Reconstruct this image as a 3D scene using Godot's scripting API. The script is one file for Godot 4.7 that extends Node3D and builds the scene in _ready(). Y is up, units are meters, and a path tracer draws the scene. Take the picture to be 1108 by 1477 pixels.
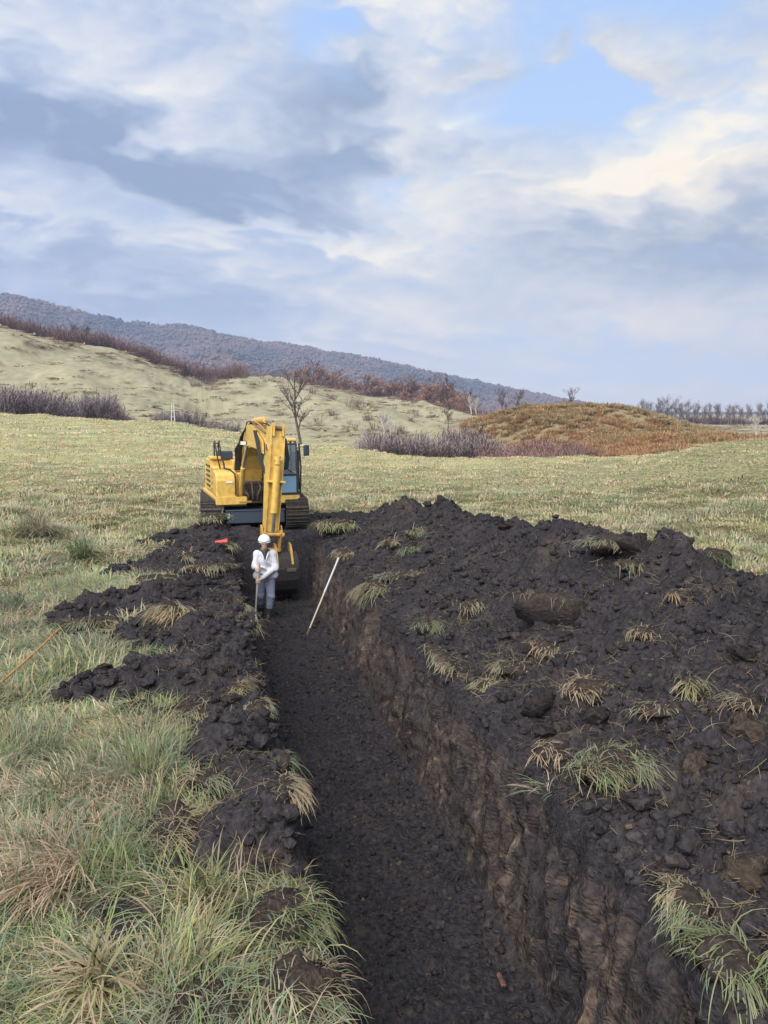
extends Node3D
# A test trench cut through black soil in rolling autumn pasture, with an excavator at its far end.
# Axes: the trench runs along -Z, undisturbed ground beside it is y = 0, the trench floor y = -1.22.

const FLOOR_Y := -1.22
const EYE := Vector3(0, 2.95, 0)
const HEADING := 12.78

var noise_a := FastNoiseLite.new()   # smooth fbm
var noise_b := FastNoiseLite.new()   # single octave value
var clod := FastNoiseLite.new()      # cellular lumps
var ridge := FastNoiseLite.new()
var M := {}                          # materials
var names := {}
var edge_tan: PackedFloat32Array
var hill_tan: PackedFloat32Array
var peak_tan: PackedFloat32Array
var edge_far: PackedFloat32Array
var hill_far: PackedFloat32Array


# ---------------------------------------------------------------- mesh helpers
class MB:
	var v := PackedVector3Array()
	var n := PackedVector3Array()
	var c := PackedColorArray()
	var i := PackedInt32Array()
	var tint := Color.WHITE

	func vert(p: Vector3, nn: Vector3, col: Color) -> int:
		v.append(p)
		n.append(nn)
		c.append(col)
		return v.size() - 1

	# a flat polygon (convex), turned so that it faces away from the point inside
	func face(pts: Array, inside: Vector3) -> void:
		var nn: Vector3 = (pts[1] - pts[0]).cross(pts[2] - pts[0]).normalized()
		var mid := Vector3.ZERO
		for p in pts:
			mid += p
		mid /= pts.size()
		var flip: bool = nn.dot(mid - inside) < 0.0
		if flip:
			nn = -nn
		var s := v.size()
		for p in pts:
			vert(p, nn, tint)
		for k in range(1, pts.size() - 1):
			if flip:
				i.append_array(PackedInt32Array([s, s + k, s + k + 1]))
			else:
				i.append_array(PackedInt32Array([s, s + k + 1, s + k]))

	func box(at: Vector3, size: Vector3, b := 0.012, turn := Basis.IDENTITY) -> void:
		var h := size / 2.0
		b = minf(b, minf(h.x, minf(h.y, h.z)) * 0.6)
		var P := func(sx: int, sy: int, sz: int, axis: int) -> Vector3:
			var q := Vector3(sx * (h.x - b), sy * (h.y - b), sz * (h.z - b))
			if axis == 0: q.x = sx * h.x
			if axis == 1: q.y = sy * h.y
			if axis == 2: q.z = sz * h.z
			return at + turn * q
		var sg := [-1, 1]
		for s in sg:
			face([P.call(s, -1, -1, 0), P.call(s, 1, -1, 0), P.call(s, 1, 1, 0), P.call(s, -1, 1, 0)], at)
			face([P.call(-1, s, -1, 1), P.call(1, s, -1, 1), P.call(1, s, 1, 1), P.call(-1, s, 1, 1)], at)
			face([P.call(-1, -1, s, 2), P.call(1, -1, s, 2), P.call(1, 1, s, 2), P.call(-1, 1, s, 2)], at)
			for t in sg:
				face([P.call(s, t, -1, 0), P.call(s, t, 1, 0), P.call(s, t, 1, 1), P.call(s, t, -1, 1)], at)
				face([P.call(s, -1, t, 0), P.call(s, 1, t, 0), P.call(s, 1, t, 2), P.call(s, -1, t, 2)], at)
				face([P.call(-1, s, t, 1), P.call(1, s, t, 1), P.call(1, s, t, 2), P.call(-1, s, t, 2)], at)
				for u in sg:
					face([P.call(s, t, u, 0), P.call(s, t, u, 1), P.call(s, t, u, 2)], at)

	# a polygon in the plane (a, b) pushed out along c; place gives the three axes and the origin
	func prism(poly: PackedVector2Array, depth: float, place: Transform3D, bevel := 0.0) -> void:
		if Geometry2D.is_polygon_clockwise(poly):
			poly.reverse()
		var small := poly
		if bevel > 0.0:
			var o := Geometry2D.offset_polygon(poly, -bevel, Geometry2D.JOIN_MITER)
			if o.size() == 1 and o[0].size() == poly.size():
				small = o[0]
				if Geometry2D.is_polygon_clockwise(small):
					small.reverse()
				var best := 0
				for k in small.size():
					if small[k].distance_to(poly[0]) < small[best].distance_to(poly[0]):
						best = k
				var turned := PackedVector2Array()
				for k in small.size():
					turned.append(small[(k + best) % small.size()])
				small = turned
			else:
				bevel = 0.0
		var tris := Geometry2D.triangulate_polygon(small)
		var hd := depth / 2.0
		for s in [-1.0, 1.0]:
			var nn: Vector3 = (place.basis.z * s).normalized()
			var at := v.size()
			for p in small:
				vert(place * Vector3(p.x, p.y, s * hd), nn, tint)
			for k in range(0, tris.size(), 3):
				var t := [tris[k], tris[k + 1], tris[k + 2]]
				var q: Vector3 = (v[at + t[1]] - v[at + t[0]]).cross(v[at + t[2]] - v[at + t[0]])
				if q.dot(nn) > 0:
					i.append_array(PackedInt32Array([at + t[0], at + t[2], at + t[1]]))
				else:
					i.append_array(PackedInt32Array([at + t[0], at + t[1], at + t[2]]))
		var m := poly.size()
		for k in m:
			var a := poly[k]
			var b := poly[(k + 1) % m]
			var e := (b - a).normalized()
			var off := Vector3(-e.y, e.x, 0) * 10.0
			var mid := Vector3((a.x + b.x) / 2, (a.y + b.y) / 2, 0)
			var inn: Vector3 = place * (mid + off * 0.001)
			face([place * Vector3(a.x, a.y, -hd + bevel), place * Vector3(b.x, b.y, -hd + bevel), place * Vector3(b.x, b.y, hd - bevel), place * Vector3(a.x, a.y, hd - bevel)], inn)
			if bevel > 0.0:
				var a2 := small[k]
				var b2 := small[(k + 1) % m]
				for s in [-1.0, 1.0]:
					face([place * Vector3(a.x, a.y, s * (hd - bevel)), place * Vector3(b.x, b.y, s * (hd - bevel)), place * Vector3(b2.x, b2.y, s * hd), place * Vector3(a2.x, a2.y, s * hd)], place * Vector3(mid.x + off.x * 0.003, mid.y + off.y * 0.003, s * (hd - bevel * 2.0)))

	func tube(pts: Array, radii: Array, sides := 8, caps := true, squash := 1.0) -> void:
		var m := pts.size()
		var dir: Vector3 = (pts[1] - pts[0]).normalized()
		var up := Vector3.UP if absf(dir.y) < 0.9 else Vector3.RIGHT
		var side := dir.cross(up).normalized()
		var s0 := v.size()
		for k in m:
			var d: Vector3 = (pts[mini(k + 1, m - 1)] - pts[maxi(k - 1, 0)]).normalized()
			side = (side - d * side.dot(d)).normalized()
			var other := d.cross(side)
			for j in sides:
				var a := TAU * j / sides
				var o := side * cos(a) + other * sin(a) * squash
				vert(pts[k] + o * radii[k], o.normalized(), tint)
		for k in m - 1:
			for j in sides:
				var a := s0 + k * sides + j
				var b := s0 + k * sides + (j + 1) % sides
				i.append_array(PackedInt32Array([a, a + sides, b, b, a + sides, b + sides]))
		if caps:
			for k in [0, m - 1]:
				var ring := []
				for j in sides:
					ring.append(v[s0 + k * sides + j])
				face(ring, pts[1] if k == 0 else pts[m - 2])

	func lathe(profile: Array, place: Transform3D, sides := 16) -> void:
		var s0 := v.size()
		var m := profile.size()
		for k in m:
			var t: Vector2 = (profile[mini(k + 1, m - 1)] - profile[maxi(k - 1, 0)]).normalized()
			for j in sides:
				var a := TAU * j / sides
				vert(place * Vector3(profile[k].x * cos(a), profile[k].y, profile[k].x * sin(a)), (place.basis * Vector3(t.y * cos(a), -t.x, t.y * sin(a))).normalized(), tint)
		for k in m - 1:
			for j in sides:
				var a := s0 + k * sides + j
				var b := s0 + k * sides + (j + 1) % sides
				i.append_array(PackedInt32Array([a, b, a + sides, b, b + sides, a + sides]))

	# one blade of grass: a thin strip that leaves along dir and droops
	func blade(root: Vector3, dir: Vector3, length: float, width: float, droop: float, curl: Vector3, c0: Color, c1: Color, segs := 3) -> void:
		var p := root
		var d := dir.normalized()
		var side := d.cross(Vector3.UP)
		if side.length() < 0.15:
			side = Vector3(sin(root.x * 91.0), 0, cos(root.z * 57.0))
		side = side.normalized()
		var step := length / segs
		var s0 := v.size()
		for k in segs + 1:
			var t := float(k) / segs
			var nn := side.cross(d).normalized()
			if nn.y < 0:
				nn = -nn
			nn = (nn + Vector3.UP * 0.6).normalized()
			var col := c0.lerp(c1, t)
			if k == segs:
				vert(p, nn, col)
			else:
				var w := width * 0.5 * (1.0 - 0.55 * t * t)
				vert(p - side * w, nn, col)
				vert(p + side * w, nn, col)
			p += d * step
			d = (d + (Vector3(0, -droop, 0) + curl) / segs).normalized()
		for k in segs:
			var a := s0 + k * 2
			if k == segs - 1:
				i.append_array(PackedInt32Array([a, a + 2, a + 1]))
			else:
				i.append_array(PackedInt32Array([a, a + 2, a + 1, a + 1, a + 2, a + 3]))

	func smooth() -> void:
		n.resize(v.size())
		n.fill(Vector3.ZERO)
		for k in range(0, i.size(), 3):
			var a := i[k]
			var b := i[k + 1]
			var d := i[k + 2]
			var q := (v[d] - v[a]).cross(v[b] - v[a])
			n[a] += q
			n[b] += q
			n[d] += q
		for k in n.size():
			n[k] = n[k].normalized()

	func mesh() -> ArrayMesh:
		var arr := []
		arr.resize(Mesh.ARRAY_MAX)
		arr[Mesh.ARRAY_VERTEX] = v
		arr[Mesh.ARRAY_NORMAL] = n
		arr[Mesh.ARRAY_COLOR] = c
		arr[Mesh.ARRAY_INDEX] = i
		var am := ArrayMesh.new()
		if v.size():
			am.add_surface_from_arrays(Mesh.PRIMITIVE_TRIANGLES, arr)
		return am


func numbered(called: String) -> String:
	if not names.has(called):
		names[called] = 0
		return called
	names[called] += 1
	return "%s_%03d" % [called, names[called]]


func obj(called: String, mesh: Mesh, material: Material, parent: Node = self) -> MeshInstance3D:
	var o := MeshInstance3D.new()
	o.name = numbered(called) if parent == self else called
	o.mesh = mesh
	o.material_override = material
	parent.add_child(o, true)
	if parent != self and str(o.name) != called:
		var k := 1
		while parent.has_node(NodePath("%s_%03d" % [called, k])):
			k += 1
		o.name = "%s_%03d" % [called, k]
	return o


func thing(called: String, label: String, category: String, at := Vector3.ZERO, turn := 0.0, group := "") -> Node3D:
	var o := Node3D.new()
	o.name = numbered(called)
	add_child(o)
	o.position = at
	o.rotation.y = turn
	return tag(o, label, category, group)


func tag(o: Node3D, label: String, category: String, group := "") -> Node3D:
	o.set_meta("label", label)
	o.set_meta("category", category)
	if group:
		o.set_meta("group", group)
	return o


func structure(o: Node3D, label := "") -> Node3D:
	o.set_meta("kind", "structure")
	if label:
		o.set_meta("label", label)
	return o


func stuff(o: Node3D, label := "", category := "") -> Node3D:
	o.set_meta("kind", "stuff")
	if label:
		o.set_meta("label", label)
	if category:
		o.set_meta("category", category)
	return o


func copy(o: Node3D, at: Vector3, turn: float, size: float, label: String) -> Node3D:
	var r: Node3D = o.duplicate()
	var base := str(o.name)
	if base.length() > 4 and base.substr(base.length() - 4, 1) == "_" and base.substr(base.length() - 3).is_valid_int():
		base = base.substr(0, base.length() - 4)
	r.name = numbered(base)
	add_child(r)
	r.position = at
	r.rotation.y = turn
	r.scale = Vector3.ONE * size
	if label:
		r.set_meta("label", label)
	return r


func scatter(called: String, mesh: Mesh, material: Material, where: Array, tints: Array, label: String, category: String) -> MultiMeshInstance3D:
	var mm := MultiMesh.new()
	mm.transform_format = MultiMesh.TRANSFORM_3D
	mm.use_colors = true
	mm.mesh = mesh
	mm.instance_count = where.size()
	for k in where.size():
		mm.set_instance_transform(k, where[k])
		mm.set_instance_color(k, tints[k])
	var o := MultiMeshInstance3D.new()
	o.name = numbered(called)
	o.multimesh = mm
	o.material_override = material
	add_child(o)
	stuff(o, label, category)
	return o


func rng_of(s: int) -> RandomNumberGenerator:
	var r := RandomNumberGenerator.new()
	r.seed = s
	return r


# ---------------------------------------------------------------- materials
func paint(col: Color, rough: float, metal := 0.0, vertex := false) -> StandardMaterial3D:
	var m := StandardMaterial3D.new()
	m.albedo_color = col.linear_to_srgb()
	m.roughness = rough
	m.metallic = metal
	m.vertex_color_use_as_albedo = vertex
	return m


func noise_tex(freq: float, kind: int, octaves: int, ramp: Gradient, s: int, size := 512, normal := false) -> NoiseTexture2D:
	var nz := FastNoiseLite.new()
	nz.noise_type = kind
	nz.frequency = freq
	nz.fractal_octaves = octaves
	nz.seed = s
	if kind == FastNoiseLite.TYPE_CELLULAR:
		nz.cellular_return_type = FastNoiseLite.RETURN_DISTANCE
	var t := NoiseTexture2D.new()
	t.width = size
	t.height = size
	t.seamless = true
	t.noise = nz
	if ramp:
		t.color_ramp = ramp
	t.as_normal_map = normal
	return t


func ramp_of(stops: Array) -> Gradient:
	var g := Gradient.new()
	g.offsets = PackedFloat32Array(stops.map(func(s): return s[0]))
	g.colors = PackedColorArray(stops.map(func(s): return s[1]))
	return g


func grey(x: float) -> Color:
	return Color(x, x, x)


func make_materials() -> void:
	# black soil: vertex colours carry its tone, textures its grain and crumbs
	var soil := paint(Color(1, 1, 1), 0.95, 0.0, true)
	soil.albedo_texture = noise_tex(0.035, FastNoiseLite.TYPE_SIMPLEX_SMOOTH, 5, ramp_of([[0.25, Color(0.66, 0.64, 0.64)], [0.55, Color(0.86, 0.85, 0.85)], [0.8, grey(1.0)]]), 11)
	soil.uv1_triplanar = true
	soil.uv1_world_triplanar = true
	soil.uv1_scale = Vector3.ONE * 0.9
	soil.heightmap_enabled = true
	soil.heightmap_scale = 2.0
	soil.heightmap_texture = noise_tex(0.028, FastNoiseLite.TYPE_SIMPLEX, 6, null, 12, 1024)
	soil.metallic_specular = 0.25
	M.soil = soil
	var earth := soil.duplicate()
	earth.uv1_scale = Vector3.ONE * 0.35
	earth.heightmap_scale = 2.0
	M.ground = earth
	var far := paint(Color(1, 1, 1), 0.95, 0.0, true)
	far.albedo_texture = noise_tex(0.02, FastNoiseLite.TYPE_SIMPLEX_SMOOTH, 5, ramp_of([[0.2, grey(0.86)], [0.8, grey(1.0)]]), 14)
	far.uv1_triplanar = true
	far.uv1_world_triplanar = true
	far.uv1_scale = Vector3.ONE * 0.03
	far.metallic_specular = 0.1
	M.far = far
	var grass := paint(Color(1, 1, 1), 0.45, 0.0, true)
	grass.backlight_enabled = true
	grass.backlight = grey(0.8).linear_to_srgb()
	grass.cull_mode = BaseMaterial3D.CULL_DISABLED
	grass.metallic_specular = 0.42
	M.grass = grass
	for w in [["clod_dark", Color(0.045, 0.040, 0.041)], ["clod_brown", Color(0.085, 0.068, 0.056)], ["chip", Color(0.22, 0.13, 0.095)]]:
		var m: StandardMaterial3D = soil.duplicate()
		m.albedo_color = (w[1] as Color).linear_to_srgb()
		m.vertex_color_use_as_albedo = false
		m.uv1_world_triplanar = true
		M[w[0]] = m
	M.twig = paint(Color(1, 1, 1), 0.9, 0.0, true)
	M.twig.cull_mode = BaseMaterial3D.CULL_DISABLED


func _ready() -> void:
	set_view()
	set_noises()
	make_materials()
	make_tables()
	build_ground()
	build_heaps()
	cloth_materials()
	build_excavator()
	build_worker()
	build_small_things()
	build_mountains()
	plant_far()
	spread_grass()
	spread_hill_grass()
	spread_clods()
	place_sods()
	spread_straw()
	place_clods()


func set_noises() -> void:
	noise_a.noise_type = FastNoiseLite.TYPE_SIMPLEX_SMOOTH
	noise_a.frequency = 1.0
	noise_a.fractal_octaves = 3
	noise_a.seed = 3
	noise_b.noise_type = FastNoiseLite.TYPE_SIMPLEX_SMOOTH
	noise_b.frequency = 1.0
	noise_b.fractal_type = FastNoiseLite.FRACTAL_NONE
	noise_b.seed = 8
	clod.noise_type = FastNoiseLite.TYPE_CELLULAR
	clod.cellular_return_type = FastNoiseLite.RETURN_DISTANCE
	clod.frequency = 1.0
	clod.fractal_type = FastNoiseLite.FRACTAL_NONE
	clod.seed = 5
	ridge.noise_type = FastNoiseLite.TYPE_SIMPLEX
	ridge.fractal_type = FastNoiseLite.FRACTAL_RIDGED
	ridge.fractal_octaves = 3
	ridge.frequency = 1.0


func set_view() -> void:
	var cam := Camera3D.new()
	cam.name = "camera"
	cam.fov = 66.0
	cam.near = 0.1
	cam.far = 9000.0
	cam.position = EYE
	cam.rotation_degrees = Vector3(-7.19, -HEADING, 0)
	add_child(cam)
	cam.current = true
	var env := Environment.new()
	var sky := Sky.new()
	var pan := PanoramaSkyMaterial.new()
	pan.panorama = ImageTexture.create_from_image(sky_image())
	pan.energy_multiplier = 0.325
	sky.sky_material = pan
	env.background_mode = Environment.BG_SKY
	env.sky = sky
	env.tonemap_mode = Environment.TONE_MAPPER_LINEAR
	env.tonemap_exposure = 3.9
	env.sdfgi_enabled = true
	env.ssao_enabled = true
	env.ssil_enabled = true
	env.fog_enabled = FOG > 0.0
	env.fog_density = FOG
	env.fog_light_color = Color(0.74, 0.83, 1.0)
	var we := WorldEnvironment.new()
	we.name = "world"
	we.environment = env
	add_child(we)
	var sun := DirectionalLight3D.new()
	sun.name = "sun"
	sun.light_energy = 0.5
	sun.light_color = Color(1.0, 0.965, 0.925)
	sun.light_angular_distance = 60.0
	sun.shadow_enabled = true
	sun.rotation_degrees = Vector3(-44, -38, 0)
	add_child(sun)


const FOG := 0.0003


# ---------------------------------------------------------------- the lie of the land
func table(pairs: Array) -> PackedFloat32Array:
	var out := PackedFloat32Array()
	for k in 481:
		var a := -60.0 + k * 0.25
		var val: float = pairs[0][1]
		if a >= pairs[pairs.size() - 1][0]:
			val = pairs[pairs.size() - 1][1]
		else:
			for j in pairs.size() - 1:
				if a >= pairs[j][0] and a < pairs[j + 1][0]:
					val = lerpf(pairs[j][1], pairs[j + 1][1], (a - pairs[j][0]) / (pairs[j + 1][0] - pairs[j][0]))
					break
		out.append(val)
	var soft := PackedFloat32Array()
	for k in 481:
		soft.append((out[maxi(k - 2, 0)] + out[maxi(k - 1, 0)] + out[k] * 2.0 + out[mini(k + 1, 480)] + out[mini(k + 2, 480)]) / 6.0)
	return soft


func look(t: PackedFloat32Array, a: float) -> float:
	var f := clampf((a + 60.0) * 4.0, 0.0, 479.99)
	var k := int(f)
	return lerpf(t[k], t[k + 1], f - k)


func make_tables() -> void:
	# how high (tangent of the slope from the trench head) the meadow's brow, the hills and the mountains stand, by bearing
	edge_tan = table([[-60, 0.0085], [-22.23, 0.0085], [-13.02, -0.0016], [-7.98, -0.0097], [-2.10, -0.0142], [1.69, -0.0273], [7.07, -0.0433], [11.07, -0.0523], [15.10, -0.0593], [18.11, -0.0634], [23.05, -0.0618], [29.70, -0.0584], [32.42, -0.0534], [35.88, -0.0424], [38.69, -0.0352], [47.62, -0.0142], [60, -0.01]])
	hill_tan = table([[-60, 0.11], [-23.39, 0.12], [-12.72, 0.0948], [-10.29, 0.0850], [-6.46, 0.0744], [-3.80, 0.0617], [-1.52, 0.0459], [0.34, 0.0362], [2.74, 0.0424], [5.17, 0.0427], [7.13, 0.0343], [11.09, 0.0216], [15.08, 0.0104], [17.57, 0.0034], [20.05, -0.0057], [22.00, -0.0007], [24.89, 0.0059], [27.25, 0.0084], [29.57, 0.0041], [32.31, -0.0082], [34.54, -0.0210], [36.69, -0.0302], [38.69, -0.0336], [47.62, -0.0121], [60, -0.012]])
	peak_tan = table([[-60, 0.1], [-29.16, 0.1353], [-18.26, 0.1381], [-12.60, 0.1328], [-10.17, 0.1269], [-7.66, 0.1158], [-4.61, 0.1059], [-2.57, 0.1029], [-0.95, 0.1053], [0.44, 0.0977], [2.33, 0.0909], [4.24, 0.0847], [6.18, 0.0851], [8.14, 0.0769], [11.10, 0.0686], [13.58, 0.0610], [16.06, 0.0498], [18.04, 0.0429], [20.01, 0.0359], [21.97, 0.0281], [24.39, 0.0195], [26.30, 0.0126], [28.19, 0.0058], [34.04, 0.0008], [60, 0.0005]])
	edge_far = table([[-60, 90], [-13, 90], [2, 80], [7, 66], [15, 50], [23, 46], [30, 43], [36, 36], [60, 34]])
	hill_far = table([[-60, 300], [15, 290], [17.5, 250], [20, 190], [23, 150], [60, 150]])


func soft(t: float) -> float:
	t = clampf(t, 0.0, 1.0)
	return t * t * (3.0 - 2.0 * t)


# height of the undisturbed land
func land(x: float, z: float) -> float:
	var r := sqrt(x * x + z * z)
	var bumps := noise_a.get_noise_2d(x * 1.6, z * 1.6) * 0.10 + noise_a.get_noise_2d(x * 0.35 + 90.0, z * 0.35) * 0.2
	if r < 20.0:
		return bumps * clampf((r - 2.0) / 10.0, 0.25, 1.0)
	var a := rad_to_deg(atan2(x, -z))
	var behind := soft((absf(a) - 60.0) / 60.0)
	var re := look(edge_far, a)
	var r1 := look(hill_far, a)
	var te := look(edge_tan, a)
	var t1 := look(hill_tan, a)
	var he := 2.95 + re * te
	var rh := minf(re * 1.75, r1 * 0.8)
	var hh := 2.95 + rh * te - 0.9
	var h1 := 2.95 + r1 * t1
	var r2 := r1 * (2.2 if a > 25.0 else lerpf(1.9, 2.2, clampf((a - 15.0) / 10.0, 0, 1)))
	var h2 := lerpf(2.95 + r2 * t1 - 8.0 - 0.02 * r2, -1.7, soft((a - 26.0) / 5.0))
	var h3 := lerpf(26.0, -1.5, soft((a + 15.0) / 40.0))
	var y := 0.0
	if r < re:
		y = he * soft((r - 20.0) / (re - 20.0)) if absf(he) < 1.0 else he * pow((r - 20.0) / (re - 20.0), 1.3)
	elif r < rh:
		y = lerpf(he, hh, soft((r - re) / (rh - re)))
	elif r < r1:
		var t := (r - rh) / (r1 - rh)
		y = lerpf(hh, h1, lerpf(t, soft(t), 0.6))
		y += noise_a.get_noise_2d(x * 0.022, z * 0.022) * minf(r * 0.03, 8.0) * sin(PI * t)
	elif r < r2:
		y = lerpf(h1, h2, soft((r - r1) / (r2 - r1)))
	else:
		y = lerpf(h2, h3, soft((r - r2) / 500.0))
	y = lerpf(y, 0.0, behind)
	var rough := clampf(r / 60.0, 1.0, 1.6)
	return y + bumps + noise_a.get_noise_2d(x * 0.12 + 31.0, z * 0.12) * 0.35 * rough


# spoil heap on the right of the trench: [z, crest x, crest height]
const CREST := [[-23.0, 4.0, 0.0], [-21.0, 4.1, 0.2], [-18.4, 4.55, 0.74], [-17.9, 4.6, 1.0], [-17.3, 4.7, 0.80], [-16.8, 4.75, 0.78], [-16.2, 4.8, 1.04], [-15.7, 4.85, 1.25], [-15.2, 4.85, 1.06], [-14.6, 4.9, 0.88], [-13.9, 5.0, 1.17], [-13.2, 5.05, 1.0], [-12.1, 5.1, 1.18], [-11.6, 5.15, 1.12], [-10.4, 5.2, 1.42], [-9.9, 5.2, 1.26], [-9.2, 5.2, 1.38], [-8.65, 5.2, 1.28], [-8.1, 5.2, 1.58], [-7.8, 5.2, 1.5], [-7.4, 5.2, 1.28], [-6.4, 5.2, 1.34], [-4.0, 5.2, 1.38], [-2.0, 5.2, 1.4], [1.0, 5.2, 1.0], [3.0, 5.2, -0.3]]


func lip_left(z: float) -> float:
	var w := noise_a.get_noise_1d(z * 2.2) * 0.10 + noise_b.get_noise_1d(z * 9.0) * 0.03
	return w - 0.12 * smoothstep(-9.0, -11.0, z)


func lip_right(z: float) -> float:
	return noise_a.get_noise_1d(z * 1.7 + 300.0) * 0.14 + noise_b.get_noise_1d(z * 8.0 + 50.0) * 0.03


func heap_base(x: float, z: float) -> float:
	if z < -23.0 or z > 3.0:
		return -0.6
	var k := 0
	while k < CREST.size() - 2 and z > CREST[k + 1][0]:
		k += 1
	var t: float = clampf((z - CREST[k][0]) / (CREST[k + 1][0] - CREST[k][0]), 0.0, 1.0)
	var xc := lerpf(CREST[k][1], CREST[k + 1][1], t)
	var hc := lerpf(CREST[k][2], CREST[k + 1][2], t) - lerpf(0.08, 0.0, clampf((z + 14.0) / 4.0, 0.0, 1.0))
	var x0 := 2.485 + lip_right(z)
	var s := (x - x0) / (xc - x0)
	if s < 0.0:
		return (x - x0) * 6.0
	if s < 1.0:
		# only the ridge line itself carries the sharp peaks
		var broad := lerpf(lerpf(0.75, 1.18, clampf((z + 18.0) / 9.0, 0, 1)), hc, soft((s - 0.5) / 0.45))
		if z < -18.0:
			broad = hc
		return 0.05 + (broad - 0.05) * (0.42 * s + 0.58 * s * s)
	var d := x - xc
	return hc - d * 0.72 - maxf(0.0, 0.12 - d) * 0.2


func round_lump(d: float) -> float:
	var q := d + 1.0
	return sqrt(maxf(0.0, 1.0 - q * q * 2.0))


func lumps(x: float, z: float, rough: float) -> float:
	var wx := x + noise_b.get_noise_2d(x * 3.0, z * 3.0) * 0.12
	var wz := z + noise_b.get_noise_2d(x * 3.0 + 50.0, z * 3.0) * 0.12
	var h := noise_a.get_noise_2d(wx * 1.5, wz * 1.5) * 0.13
	h += round_lump(clod.get_noise_2d(wx * 2.6, wz * 2.6)) * 0.06 * clampf(0.4 + noise_b.get_noise_2d(x * 0.9, z * 0.9), 0.0, 1.2)
	h += round_lump(clod.get_noise_2d(wx * 6.5 + 7.0, wz * 6.5)) * 0.04 * clampf(0.3 + noise_b.get_noise_2d(x * 1.3 + 20.0, z * 1.3), 0.0, 1.2)
	h += round_lump(clod.get_noise_2d(wx * 12.0 + 3.0, wz * 12.0)) * 0.022 * clampf(0.55 + noise_b.get_noise_2d(x * 2.3 + 5.0, z * 2.3), 0.1, 1.3)
	h += ridge.get_noise_2d(x * 4.0, z * 4.0) * 0.03
	return h * rough


func heap_h(x: float, z: float) -> float:
	var e := clampf((x - 2.47 - lip_right(z)) / 0.4, 0.3, 1.0)
	return heap_base(x, z) + lumps(x, z, 1.1) * e


# lumps of the bank on the left: x, z, half length, half width, turn in degrees, height
const BANK := [
	["soil_mound", "rounded black soil mound nearest the camera on the left trench lip", [[0.33, -5.15, 0.42, 0.36, 0, 0.34], [0.1, -5.25, 0.25, 0.3, 0, 0.22], [0.42, -5.55, 0.25, 0.25, 0, 0.22]]],
	["soil_mound", "crumbling soil mound just beyond the nearest one on the left lip", [[0.40, -5.95, 0.32, 0.36, 10, 0.26], [0.12, -6.1, 0.3, 0.25, 0, 0.16]]],
	["soil_mound", "steep dark lump of soil left of the trench with a torn upright face", [[0.14, -6.6, 0.30, 0.34, 0, 0.36], [0.36, -6.85, 0.22, 0.25, 0, 0.26]]],
	["soil_mound", "smooth topped soil mound like a boulder beside the left lip", [[-0.02, -8.3, 0.42, 0.5, 20, 0.46], [0.33, -8.1, 0.28, 0.5, 0, 0.26], [0.2, -7.5, 0.35, 0.3, 0, 0.2]]],
	["soil_mound", "tongue of black soil reaching left over the grass below two straw plumes", [[-0.55, -8.5, 0.55, 0.42, -8, 0.28], [-1.1, -8.45, 0.42, 0.33, 0, 0.19], [-0.25, -8.6, 0.3, 0.4, 0, 0.35]]],
	["soil_mound", "broad low soil mound in the middle of the left bank", [[0.0, -10.2, 0.62, 0.75, 0, 0.40], [-0.55, -10.6, 0.55, 0.5, 0, 0.3], [0.38, -9.4, 0.25, 0.55, 0, 0.22]]],
	["soil_mound", "long black soil ridge that reaches farthest left around a dark pit", [[-0.75, -12.1, 0.7, 0.36, -6, 0.36], [-1.45, -12.1, 0.55, 0.3, -14, 0.3], [-1.95, -11.75, 0.25, 0.3, 0, 0.2]]],
	["soil_mound", "round soil lump with grass hanging down its trench side", [[0.22, -11.6, 0.36, 0.55, 0, 0.30], [-0.2, -12.4, 0.5, 0.4, 0, 0.36]]],
	["soil_mound", "soil mound beside the worker on the left lip of the trench", [[0.22, -13.7, 0.38, 0.6, 0, 0.42], [0.1, -14.5, 0.4, 0.5, 0, 0.42]]],
	["soil_mound", "fan of soil and small clods spilling left behind the long ridge", [[-0.6, -14.9, 0.75, 0.5, -10, 0.38], [-1.3, -14.75, 0.5, 0.35, -8, 0.22], [-0.1, -15.3, 0.5, 0.5, 0, 0.46]]],
	["soil_mound", "soil mound under the small red cone on the left bank", [[0.2, -16.4, 0.45, 0.7, 0, 0.42], [-0.25, -17.1, 0.5, 0.5, 0, 0.3]]],
	["soil_mound", "far left soil mound topped with turf in front of the left track", [[0.15, -18.4, 0.42, 0.4, 0, 0.46], [-0.2, -18.6, 0.35, 0.35, 0, 0.3]]],
	["soil_mound", "thin strip of soil lying apart on the grass left of the excavator", [[-0.75, -18.5, 0.5, 0.34, -12, 0.22], [-1.2, -18.3, 0.32, 0.24, 0, 0.13]]],
]


func bump_h(b: Array, x: float, z: float) -> float:
	var t := deg_to_rad(b[4])
	var dx: float = x - b[0]
	var dz: float = z - b[1]
	var p: float = (dx * cos(t) + dz * sin(t)) / b[2]
	var q: float = (-dx * sin(t) + dz * cos(t)) / b[3]
	var d: float = p * p + q * q
	return b[5] * pow(maxf(0.0, 1.0 - d / 1.7), 0.7) - 0.05 * d


func bank_h(x: float, z: float) -> float:
	var h := -1.0
	if x < -2.8 or x > 1.0 or z > -4.0 or z < -20.0:
		return h
	for m in BANK:
		for b in m[2]:
			if absf(b[0] - x) < 1.0 and absf(b[1] - z) < 1.0:
				h = maxf(h, bump_h(b, x, z))
	return h


func surface_h(x: float, z: float) -> float:
	var y := land(x, z)
	if x > 2.35:
		y = maxf(y, heap_h(x, z))
	else:
		var b := bank_h(x, z)
		if b > -0.1:
			y = maxf(y, b + lumps(x, z, 0.6))
	return y


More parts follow.
